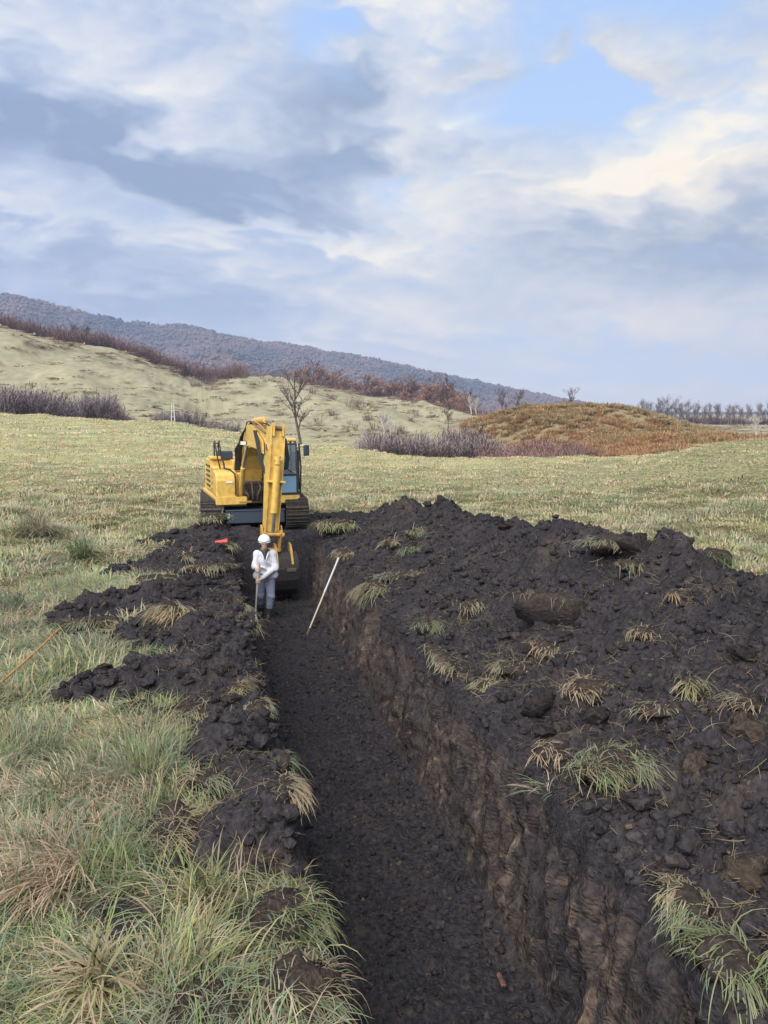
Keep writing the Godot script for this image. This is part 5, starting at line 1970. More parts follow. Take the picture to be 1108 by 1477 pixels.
	var upper := [Vector2(0.78, 1.22), Vector2(1.12, 1.92), Vector2(1.55, 2.52), Vector2(2.05, 2.86), Vector2(2.6, 2.88), Vector2(3.3, 2.76), Vector2(4.18, 2.50)]
	var lower := [Vector2(1.16, 1.02), Vector2(1.48, 1.66), Vector2(1.80, 2.06), Vector2(2.2, 2.30), Vector2(2.72, 2.36), Vector2(3.4, 2.34), Vector2(4.22, 2.26)]
	mb = MB.new()
	girder(mb, upper, lower, -0.20, 0.26, -0.20, 0.17)
	var boom: MeshInstance3D = up.call("boom", mb, M.yellow)
	mb = MB.new()
	# the flanges that stand proud along the lower edge, and the tip fork
	for s in [-1.0, 1.0]:
		var outline := []
		for k in upper.size():
			outline.append(upper[k] + Vector2(0, 0.015))
		for k in lower.size():
			outline.append(lower[lower.size() - 1 - k] - Vector2(0, 0.03))
		side_plate(mb, outline, -0.20 + s * 0.235, 0.03)
	side_plate(mb, [Vector2(4.0, 2.52), Vector2(4.45, 2.46), Vector2(4.50, 2.36), Vector2(4.42, 2.26), Vector2(4.0, 2.24)], -0.36, 0.05)
	side_plate(mb, [Vector2(4.0, 2.52), Vector2(4.45, 2.46), Vector2(4.50, 2.36), Vector2(4.42, 2.26), Vector2(4.0, 2.24)], -0.04, 0.05)
	obj("boom_flange", mb.mesh(), M.yellow, boom)
	mb = MB.new()
	mb.box(Vector3(-0.20, 2.30, 2.62), Vector3(0.20, 0.13, 0.012), 0.003, Basis(Vector3.RIGHT, -0.12))
	obj("name_plate", mb.mesh(), M.grey_plate, boom)
	mb = MB.new()
	mb.box(Vector3(-0.55, 2.40, 2.02), Vector3(0.17, 0.12, 0.10), 0.015)
	obj("work_light", mb.mesh(), M.black, boom)
	mb = MB.new()
	mb.box(Vector3(-0.55, 2.40, 2.078), Vector3(0.14, 0.09, 0.012), 0.004)
	obj("lamp_lens", mb.mesh(), M.white_paint, boom)
	# pipes and the arm cylinder on top of the boom
	mb = MB.new()
	rod(mb, Vector3(-0.20, 2.98, 2.1), Vector3(-0.20, 3.02, 3.4), 0.085, 14)
	mb.box(Vector3(-0.20, 2.92, 2.02), Vector3(0.24, 0.16, 0.22), 0.03)
	var acyl := obj("arm_cylinder", mb.mesh(), M.yellow, boom)
	mb = MB.new()
	rod(mb, Vector3(-0.20, 3.02, 3.4), Vector3(-0.20, 2.98, 4.25), 0.042, 12)
	obj("piston_rod", mb.mesh(), M.chrome, acyl)
	for k in 6:
		mb = MB.new()
		var xx := -0.42 + k * 0.085
		mb.tube([Vector3(xx, 1.35, 0.80), Vector3(xx, 2.0, 1.06), Vector3(xx, 2.62, 1.52), Vector3(xx, 2.96, 2.0), Vector3(xx, 2.98, 2.6), Vector3(xx, 2.86 + 0.04 * (k % 2), 3.3), Vector3(xx * 0.8, 2.70, 4.0)], [0.02, 0.02, 0.02, 0.02, 0.02, 0.02, 0.02], 6)
		obj("boom_pipe", mb.mesh(), M.steel if k % 2 == 0 else M.yellow_dirty, boom)
	for k in 5:
		mb = MB.new()
		var xx := -0.52 + k * 0.02
		mb.tube([Vector3(xx, 1.75, 0.95), Vector3(xx - 0.08, 2.2, 1.4 + k * 0.05), Vector3(xx - 0.05, 2.56 + k * 0.03, 1.8), Vector3(xx + 0.08, 2.84, 2.0), Vector3(-0.3, 2.96, 2.2)], [0.017, 0.017, 0.017, 0.017, 0.017], 6)
		obj("hydraulic_hose", mb.mesh(), M.rubber, boom)
	for k in 3:
		mb = MB.new()
		mb.tube([Vector3(0.02 + k * 0.04, 2.72, 3.5), Vector3(0.10 + k * 0.03, 2.55, 4.0), Vector3(0.12 + k * 0.03, 2.1, 4.2), Vector3(0.05 + k * 0.03, 1.85, 4.3)], [0.022, 0.022, 0.022, 0.022], 6)
		obj("hydraulic_hose", mb.mesh(), M.rubber, boom)
		mb = MB.new()
		mb.tube([Vector3(-0.44 - k * 0.03, 2.75, 3.4), Vector3(-0.48 - k * 0.03, 2.5, 3.9), Vector3(-0.44 - k * 0.03, 2.0, 4.15), Vector3(-0.40, 1.75, 4.25)], [0.022, 0.022, 0.022, 0.022], 6)
		obj("hydraulic_hose", mb.mesh(), M.rubber, boom)
	# boom foot bracket and the mud caked hoses in it
	mb = MB.new()
	for x in [-0.53, 0.13]:
		side_plate(mb, [Vector2(0.4, 0.78), Vector2(1.50, 0.78), Vector2(1.46, 1.10), Vector2(1.22, 1.42), Vector2(0.9, 1.42), Vector2(0.6, 1.2)], x, 0.05)
	rod(mb, Vector3(-0.56, 1.12, 0.95), Vector3(0.16, 1.12, 0.95), 0.07, 14)
	var bracket: MeshInstance3D = up.call("boom_bracket", mb, M.yellow_dirty)
	mb = MB.new()
	mb.tube([Vector3(-0.52, 0.80, 1.52), Vector3(-0.52, 1.22, 1.52), Vector3(-0.44, 1.34, 1.53), Vector3(0.04, 1.34, 1.53), Vector3(0.12, 1.22, 1.52), Vector3(0.12, 0.80, 1.52)], [0.022, 0.022, 0.022, 0.022, 0.022, 0.022], 7)
	obj("guard_hoop", mb.mesh(), M.brown_dirt, bracket)
	for k in 8:
		mb = MB.new()
		var xx := -0.44 + k * 0.066
		var bend := (k - 3.5) * 0.012
		mb.tube([Vector3(xx, 1.30, 1.42), Vector3(xx + bend, 1.16, 1.55), Vector3(xx - bend * 2.0, 0.98, 1.54), Vector3(xx * 0.6 - 0.07, 0.82, 1.44)], [0.024, 0.026, 0.026, 0.02], 7)
		obj("swivel_hose", mb.mesh(), M.rubber if k % 3 else M.brown_dirt, bracket)
	mb = MB.new()
	mb.box(Vector3(-0.20, 1.20, 1.30), Vector3(0.60, 0.2, 0.16), 0.03)
	mb.box(Vector3(-0.20, 0.86, 1.30), Vector3(0.56, 0.16, 0.12), 0.03)
	obj("valve_block", mb.mesh(), M.brown_dirt, bracket)
	# boom cylinders either side
	for x in [-0.55, 0.16]:
		mb = MB.new()
		rod(mb, Vector3(x, 0.98, 1.44), Vector3(x, 1.75, 1.98), 0.065, 12)
		var bc: MeshInstance3D = up.call("boom_cylinder", mb, M.yellow)
		mb = MB.new()
		rod(mb, Vector3(x, 1.75, 1.98), Vector3(x * 0.9, 2.36, 2.42), 0.036, 10)
		obj("piston_rod", mb.mesh(), M.chrome, bc)
	# --- arm: hangs almost straight down from the boom tip
	mb = MB.new()
	girder(mb, [Vector2(4.60, 2.84), Vector2(4.66, 2.45), Vector2(4.66, 1.62), Vector2(4.56, 0.40)], [Vector2(4.18, 2.80), Vector2(4.14, 2.40), Vector2(4.24, 1.62), Vector2(4.36, 0.36)], -0.20, 0.165, -0.20, 0.135)
	var arm: MeshInstance3D = up.call("arm", mb, M.yellow)
	mb = MB.new()
	for s in [-1.0, 1.0]:
		side_plate(mb, [Vector2(4.16, 2.86), Vector2(4.64, 2.88), Vector2(4.70, 2.45), Vector2(4.70, 1.60), Vector2(4.60, 0.36), Vector2(4.34, 0.34), Vector2(4.20, 1.60), Vector2(4.10, 2.40)], -0.20 + s * 0.155, 0.03)
	side_plate(mb, [Vector2(4.5, 2.96), Vector2(4.74, 2.96), Vector2(4.74, 2.66), Vector2(4.5, 2.66)], -0.31, 0.04)
	side_plate(mb, [Vector2(4.5, 2.96), Vector2(4.74, 2.96), Vector2(4.74, 2.66), Vector2(4.5, 2.66)], -0.09, 0.04)
	obj("arm_side_plate", mb.mesh(), M.yellow, arm)
	mb = MB.new()
	rod(mb, Vector3(-0.40, 2.38, 4.38), Vector3(0.0, 2.38, 4.38), 0.075, 14)
	obj("pivot_pin", mb.mesh(), M.steel, arm)
	mb = MB.new()
	rod(mb, Vector3(-0.30, 2.84, 4.62), Vector3(-0.10, 2.84, 4.62), 0.05, 12)
	obj("pivot_pin", mb.mesh(), M.steel, arm)
	mb = MB.new()
	mb.box(Vector3(-0.20, 1.60, 4.72), Vector3(0.44, 0.05, 0.16), 0.012)
	obj("arm_collar", mb.mesh(), M.yellow, arm)
	# bucket cylinder on the front of the arm
	mb = MB.new()
	rod(mb, Vector3(-0.20, 2.20, 4.80), Vector3(-0.20, 2.02, 4.80), 0.075, 14)
	rod(mb, Vector3(-0.20, 1.98, 4.80), Vector3(-0.20, 0.88, 4.74), 0.085, 16)
	rod(mb, Vector3(-0.28, 2.12, 4.80), Vector3(-0.12, 2.12, 4.80), 0.05, 12)
	var bcyl: MeshInstance3D = up.call("bucket_cylinder", mb, M.yellow)
	mb = MB.new()
	rod(mb, Vector3(-0.20, 0.88, 4.74), Vector3(-0.20, 0.34, 4.72), 0.042, 12)
	obj("piston_rod", mb.mesh(), M.chrome, bcyl)
	# linkage
	mb = MB.new()
	for s in [-1.0, 1.0]:
		side_plate(mb, [Vector2(4.66, 0.46), Vector2(4.80, 0.40), Vector2(4.70, -0.05), Vector2(4.56, -0.08), Vector2(4.56, 0.1)], -0.20 + s * 0.185, 0.04)
		side_plate(mb, [Vector2(4.68, 0.40), Vector2(4.80, 0.34), Vector2(4.62, 0.12), Vector2(4.42, 0.52), Vector2(4.50, 0.56)], -0.20 + s * 0.235, 0.035)
	rod(mb, Vector3(-0.47, 0.36, 4.74), Vector3(0.07, 0.36, 4.74), 0.05, 12)
	rod(mb, Vector3(-0.44, -0.02, 4.62), Vector3(0.04, -0.02, 4.62), 0.05, 12)
	up.call("bucket_linkage", mb, M.yellow_dirty)
	# bucket, seen from its back, with ears, side plates and teeth; it lies in the trench, right of the worker
	mb = MB.new()
	var shell := [Vector2(4.66, -0.10), Vector2(4.80, -0.22), Vector2(4.88, -0.45), Vector2(4.86, -0.72), Vector2(4.76, -0.96), Vector2(4.58, -1.12), Vector2(4.36, -1.18)]
	var inner := []
	for p in shell:
		inner.append(p + Vector2(-0.045, 0.03))
	var out2 := PackedVector2Array(shell)
	for k in inner.size():
		out2.append(inner[inner.size() - 1 - k])
	mb.prism(out2, 0.58, Transform3D(Basis(Vector3(0, 0, 1), Vector3(0, 1, 0), Vector3(-1, 0, 0)), Vector3(-0.08, 0, 0)), 0.0)
	var bucket: MeshInstance3D = up.call("bucket", mb, M.bucket)
	mb = MB.new()
	for s in [-1.0, 1.0]:
		mb = MB.new()
		var sp := shell.duplicate()
		sp.append(Vector2(4.24, -0.75))
		sp.append(Vector2(4.30, -0.18))
		side_plate(mb, sp, -0.08 + s * 0.295, 0.03)
		obj("bucket_side", mb.mesh(), M.bucket, bucket)
	for x in [-0.27, 0.09]:
		mb = MB.new()
		side_plate(mb, [Vector2(4.40, -0.05), Vector2(4.46, 0.12), Vector2(4.60, 0.10), Vector2(4.72, -0.05), Vector2(4.86, -0.34), Vector2(4.60, -0.30)], x, 0.05)
		obj("bucket_ear", mb.mesh(), M.yellow_dirty, bucket)
	for k in 5:
		mb = MB.new()
		mb.box(Vector3(-0.08 - 0.24 + k * 0.12, -1.185, 4.28), Vector3(0.06, 0.05, 0.22), 0.012)
		obj("bucket_tooth", mb.mesh(), M.steel, bucket)
	mb = MB.new()
	mb.box(Vector3(0.05, -0.47, 4.89), Vector3(0.22, 0.08, 0.012), 0.004)
	obj("scuffed_patch", mb.mesh(), M.steel, bucket)
	# --- cab on the right
	mb = MB.new()
	var x0 := 0.30
	var x1 := 1.03
	var zf := 1.58
	var zb := 0.05
	for x in [x0 + 0.03, x1 - 0.03]:
		mb.tube([Vector3(x, 0.94, zf), Vector3(x, 1.55, zf + 0.01), Vector3(x, 2.28, zf - 0.12), Vector3(x, 2.40, zf - 0.26)], [0.034, 0.034, 0.034, 0.034], 6)
		mb.tube([Vector3(x, 0.94, zb), Vector3(x, 2.40, zb)], [0.04, 0.04], 6)
		mb.tube([Vector3(x, 0.94, 0.8), Vector3(x, 2.40, 0.8)], [0.03, 0.03], 6)
	for y in [0.98, 1.50]:
		mb.box(Vector3((x0 + x1) / 2, y, zf), Vector3(x1 - x0, 0.06, 0.05), 0.012)
	mb.box(Vector3((x0 + x1) / 2, 2.33, zf - 0.14), Vector3(x1 - x0, 0.06, 0.06), 0.012)
	var cab: MeshInstance3D = up.call("cab", mb, M.black)
	mb = MB.new()
	mb.box(Vector3((x0 + x1) / 2, 2.44, 0.68), Vector3(x1 - x0 + 0.04, 0.09, 1.42), 0.035)
	obj("cab_roof", mb.mesh(), M.yellow, cab)
	mb = MB.new()
	mb.box(Vector3((x0 + x1) / 2, 0.97, 0.8), Vector3(x1 - x0, 0.05, 1.5), 0.01)
	mb.box(Vector3((x0 + x1) / 2, 1.24, zb), Vector3(x1 - x0, 0.6, 0.05), 0.01)
	mb.box(Vector3(x1 - 0.02, 1.18, 0.8), Vector3(0.03, 0.46, 1.5), 0.01)
	obj("cab_floor", mb.mesh(), M.yellow, cab)
	mb = MB.new()
	mb.box(Vector3((x0 + x1) / 2, 1.92, zf - 0.045), Vector3(x1 - x0 - 0.10, 0.80, 0.012), 0.003, Basis(Vector3.RIGHT, -0.13))
	obj("windscreen", mb.mesh(), M.glass, cab)
	mb = MB.new()
	mb.box(Vector3((x0 + x1) / 2, 1.24, zf + 0.004), Vector3(x1 - x0 - 0.10, 0.46, 0.012), 0.003)
	var lowpane := obj("lower_pane", mb.mesh(), M.glass_blue, cab)
	lowpane.set_meta("label", "pale blue lower front pane reflecting the sky")
	for x in [x0 + 0.02, x1 - 0.02]:
		mb = MB.new()
		mb.box(Vector3(x, 1.95, 1.16), Vector3(0.01, 0.78, 0.62), 0.003)
		obj("side_window", mb.mesh(), M.glass, cab)
	mb = MB.new()
	mb.box(Vector3((x0 + x1) / 2, 1.34, 0.55), Vector3(0.48, 0.14, 0.5), 0.05)
	mb.box(Vector3((x0 + x1) / 2, 1.72, 0.32), Vector3(0.46, 0.66, 0.14), 0.05)
	obj("driver_seat", mb.mesh(), M.seat, cab)
	mb = MB.new()
	for x in [x0 + 0.14, x1 - 0.14]:
		mb = MB.new()
		mb.box(Vector3(x, 1.36, 0.95), Vector3(0.16, 0.42, 0.3), 0.03)
		rod(mb, Vector3(x, 1.50, 1.0), Vector3(x, 1.78, 1.06), 0.02)
		obj("control_console", mb.mesh(), M.seat, cab)
	mb = MB.new()
	mb.tube([Vector3(0.92, 1.55, 1.62), Vector3(0.60, 1.72, 1.585), Vector3(0.45, 2.02, 1.54)], [0.012, 0.012, 0.010], 6)
	obj("wiper", mb.mesh(), M.rubber, cab)
	# bars and mirror on the cab's outer side
	mb = MB.new()
	mb.tube([Vector3(1.10, 0.98, 1.50), Vector3(1.12, 1.7, 1.52), Vector3(1.10, 2.36, 1.40)], [0.026, 0.026, 0.026], 8)
	mb.box(Vector3(1.06, 1.62, 1.46), Vector3(0.05, 1.1, 0.09), 0.012)
	obj("grab_rail", mb.mesh(), M.black, cab)
	mb = MB.new()
	mb.tube([Vector3(1.05, 2.22, 1.42), Vector3(1.16, 2.26, 1.52), Vector3(1.24, 2.22, 1.56)], [0.014, 0.014, 0.014], 6)
	mb.box(Vector3(1.27, 2.16, 1.57), Vector3(0.17, 0.30, 0.07), 0.03, Basis(Vector3.UP, 0.25))
	var mir := obj("mirror", mb.mesh(), M.slate, cab)
	mb = MB.new()
	mb.box(Vector3(1.265, 2.16, 1.532), Vector3(0.14, 0.26, 0.008), 0.002, Basis(Vector3.UP, 0.25))
	obj("mirror_glass", mb.mesh(), M.mirror, mir)


# ---------------------------------------------------------------- small things
func build_small_things() -> void:
	# measuring rod leaning on the right wall
	var a := Vector3(1.78, FLOOR_Y + 0.02, -14.40)
	var b := Vector3(2.44, 0.20, -14.66)
	var t := thing("measuring_rod", "slim whitish survey rod leaning against the right wall of the trench", "measuring rod", a)
	var mb := MB.new()
	var mid := (b - a) * 0.58
	mb.tube([(b - a) * 0.07, mid], [0.0155, 0.016], 8)
	obj("lower_section", mb.mesh(), M.rod_cream, t)
	mb = MB.new()
	mb.tube([mid - (b - a) * 0.03, mid + (b - a) * 0.02], [0.021, 0.021], 8)
	obj("joint_sleeve", mb.mesh(), M.rod_grey, t)
	mb = MB.new()
	mb.tube([mid, b - a], [0.019, 0.0185], 8)
	obj("upper_section", mb.mesh(), M.rod_grey, t)
	mb = MB.new()
	mb.tube([(b - a) * -0.01, (b - a) * 0.05, (b - a) * 0.085], [0.021, 0.019, 0.016], 8)
	obj("muddy_foot", mb.mesh(), M.brown_dirt, t)
	# red cone
	var c := thing("red_cone", "small red cone lying on its side on the left soil bank", "cone", Vector3(0.27, surface_h(0.27, -15.87) + 0.07, -15.87), 0.12)
	mb = MB.new()
	mb.lathe([Vector2(0.0, -0.02), Vector2(0.072, -0.02), Vector2(0.075, 0.0), Vector2(0.062, 0.012), Vector2(0.028, 0.21), Vector2(0.018, 0.225), Vector2(0.0, 0.228)], Transform3D(Basis(Vector3(0, 1, 0), Vector3(-1, 0.03, 0), Vector3(0, 0, 1)), Vector3(0.1, 0, 0)), 18)
	obj("cone_body", mb.mesh(), M.red_paint, c)
	mb = MB.new()
	mb.lathe([Vector2(0.055, 0.05), Vector2(0.049, 0.085)], Transform3D(Basis(Vector3(0, 1, 0), Vector3(-1, 0.03, 0), Vector3(0, 0, 1)), Vector3(0.1, 0, 0)), 18)
	obj("reflective_band", mb.mesh(), M.cone_band, c)
	# orange cord
	mb = MB.new()
	var p0 := Vector3(-2.32, 0.30, -6.6)
	var p1 := Vector3(-1.92, 0.14, -10.75)
	var pts := []
	var rr := []
	for k in 15:
		var s := k / 14.0
		pts.append(p0.lerp(p1, s) + Vector3(0, -0.05 * sin(PI * s), 0))
		rr.append(0.013)
	mb.tube(pts, rr, 6)
	tag(obj("marking_cord", mb.mesh(), M.cord), "orange brown cord stretched over the grass at the left edge into a dark pit", "cord")
	# little flags in the meadow
	var words := ["leftmost orange pink flag in the meadow", "orange flag close right of the leftmost one", "nearest orange flag left of the excavator", "farthest right orange flag in the meadow"]
	var spots := [Vector2(-3.16, -28.0), Vector2(-2.66, -27.7), Vector2(-1.44, -24.1), Vector2(-1.98, -28.0)]
	for k in 4:
		var f := thing("survey_flag", words[k], "flag", Vector3(spots[k].x, land(spots[k].x, spots[k].y), spots[k].y), 0.3 * k, "orange flags left in the meadow")
		mb = MB.new()
		mb.tube([Vector3.ZERO, Vector3(0, 0.42, 0)], [0.008, 0.008], 5)
		obj("stake", mb.mesh(), M.brown_dirt, f)
		mb = MB.new()
		mb.box(Vector3(0.07, 0.37, 0), Vector3(0.10, 0.08, 0.01), 0.003, Basis(Vector3.UP, 0.2))
		obj("cloth", mb.mesh(), M.flag, f)
	# slim twin posts beyond the meadow
	var q := thing("twin_post", "pale slim double post standing at the far brow left of the excavator", "post", at_bearing(-2.1, 96, -0.1))
	mb = MB.new()
	mb.tube([Vector3(-0.22, 0, 0), Vector3(-0.10, 2.7, 0)], [0.07, 0.05], 7)
	obj("upright", mb.mesh(), M.rod_grey, q)
	mb = MB.new()
	mb.tube([Vector3(0.22, 0, 0), Vector3(0.10, 2.7, 0)], [0.07, 0.05], 7)
	obj("upright", mb.mesh(), M.rod_grey, q)
	for k in 4:
		mb = MB.new()
		var w := lerpf(0.2, 0.11, k / 3.0)
		mb.tube([Vector3(-w, 0.4 + k * 0.66, 0), Vector3(w, 0.6 + k * 0.66, 0)], [0.03, 0.03], 5)
		obj("cross_brace", mb.mesh(), M.rod_grey, q)


# ---------------------------------------------------------------- the worker
# capsules [from, to, radius at from, radius at to] joined with a smooth minimum and meshed as surface nets
func field(caps: Array, blend: float, cell: float, tint: Color, cut := []) -> MB:
	var lo := Vector3.ONE * 1e9
	var hi := -lo
	for c in caps:
		var r := maxf(c[2], c[3]) + blend + cell * 2.0
		for e in [c[0], c[1]]:
			lo = lo.min(e - Vector3.ONE * r)
			hi = hi.max(e + Vector3.ONE * r)
	var n := Vector3i(((hi - lo) / cell).ceil()) + Vector3i.ONE
	var f := PackedFloat32Array()
	f.resize(n.x * n.y * n.z)
	f.fill(1.0)
	for c in caps:
		var a: Vector3 = c[0]
		var b: Vector3 = c[1]
		var ra: float = c[2]
		var rb: float = c[3]
		var r := maxf(ra, rb) + blend + cell * 1.6
		var p0 := Vector3i(((a.min(b) - Vector3.ONE * r - lo) / cell).floor()).clamp(Vector3i.ZERO, n - Vector3i.ONE)
		var p1 := Vector3i(((a.max(b) + Vector3.ONE * r - lo) / cell).ceil()).clamp(Vector3i.ZERO, n - Vector3i.ONE)
		var ab := b - a
		var ll := maxf(ab.length_squared(), 1e-9)
		var flat: Vector3 = c[4] if c.size() > 4 else Vector3.ONE
		for k in range(p0.z, p1.z + 1):
			for j in range(p0.y, p1.y + 1):
				for i in range(p0.x, p1.x + 1):
					var p := lo + Vector3(i, j, k) * cell
					var t := clampf((p - a).dot(ab) / ll, 0.0, 1.0)
					var d := ((p - a - ab * t) / flat).length() - lerpf(ra, rb, t)
					var at := (k * n.y + j) * n.x + i
					var h := clampf(0.5 + 0.5 * (f[at] - d) / blend, 0.0, 1.0)
					f[at] = lerpf(f[at], d, h) - blend * h * (1.0 - h)
	for q in cut:   # planes [point, normal]: what lies beyond is taken away
		var pn: Vector3 = q[1]
		for k in n.z:
			for j in n.y:
				for i in n.x:
					var at := (k * n.y + j) * n.x + i
					f[at] = maxf(f[at], (lo + Vector3(i, j, k) * cell - q[0]).dot(pn))
	var mb := MB.new()
	var ids := {}
	var sx := 1
	var sy := n.x
	var sz := n.x * n.y
	for k in n.z - 1:
		for j in n.y - 1:
			for i in n.x - 1:
				var at := k * sz + j * sy + i
				var s := 0
				var sum := Vector3.ZERO
				var cnt := 0
				var v := [f[at], f[at + 1], f[at + sy], f[at + sy + 1], f[at + sz], f[at + sz + 1], f[at + sz + sy], f[at + sz + sy + 1]]
				for q in 8:
					if v[q] < 0.0:
						s += 1
				if s == 0 or s == 8:
					continue
				for e in [[0, 1], [2, 3], [4, 5], [6, 7], [0, 2], [1, 3], [4, 6], [5, 7], [0, 4], [1, 5], [2, 6], [3, 7]]:
					var u: float = v[e[0]]
					var w: float = v[e[1]]
					if (u < 0.0) != (w < 0.0):
						var t := u / (u - w)
						var pa := Vector3(e[0] & 1, (e[0] >> 1) & 1, e[0] >> 2)
						var pb := Vector3(e[1] & 1, (e[1] >> 1) & 1, e[1] >> 2)
						sum += pa.lerp(pb, t)
						cnt += 1
				ids[at] = mb.vert(lo + (Vector3(i, j, k) + sum / cnt) * cell, Vector3.UP, tint)
	for at in ids:
		var here: bool = f[at] < 0.0
		var k: int = at / sz
		var j: int = (at % sz) / sy
		var i: int = at % sy
		for q in [[sx, sy, sz], [sy, sz, sx], [sz, sx, sy]]:
			if (f[at + q[0]] < 0.0) == here:
				continue
			if (q[0] == sx and (j == 0 or k == 0)) or (q[0] == sy and (i == 0 or k == 0)) or (q[0] == sz and (i == 0 or j == 0)):
				continue
			var a: int = ids.get(at, -1)
			var b: int = ids.get(at - q[1], -1)
			var c: int = ids.get(at - q[1] - q[2], -1)
			var d: int = ids.get(at - q[2], -1)
			if a < 0 or b < 0 or c < 0 or d < 0:
				continue
			if here:
				mb.i.append_array(PackedInt32Array([a, b, c, a, c, d]))
			else:
				mb.i.append_array(PackedInt32Array([a, c, b, a, d, c]))
	mb.smooth()
	return mb


func hand_caps(palm: Vector3, along: Vector3, across: Vector3, back: Vector3) -> Array:
	# a fist round the shaft: along = the shaft, across = the way the knuckles face, back = from the shaft to the back of the hand
	var caps := [[palm + back * 0.030 - along * 0.030, palm + back * 0.030 + along * 0.030, 0.017, 0.016]]
	caps.append([palm + back * 0.030 - across * 0.03 - along * 0.02, palm + back * 0.030 - across * 0.03 + along * 0.02, 0.017, 0.017])
	for k in 4:
		var o := along * (0.033 - k * 0.0215)
		var len := [0.92, 1.0, 0.96, 0.82][k] as float
		var p0 := palm + back * 0.028 + across * 0.012 + o
		var p1 := palm + back * 0.012 + across * 0.032 * len + o
		var p2 := palm - back * 0.016 + across * 0.026 * len + o
		var p3 := palm - back * 0.026 + across * 0.002 + o
		caps.append([p0, p1, 0.0098, 0.0092])
		caps.append([p1, p2, 0.0092, 0.0086])
		caps.append([p2, p3, 0.0086, 0.0078])
	caps.append([palm + back * 0.024 - across * 0.025 + along * 0.02, palm - across * 0.027 + along * 0.045, 0.0125, 0.011])
	caps.append([palm - across * 0.027 + along * 0.045, palm - back * 0.022 - across * 0.008 + along * 0.056, 0.011, 0.009])
	return caps


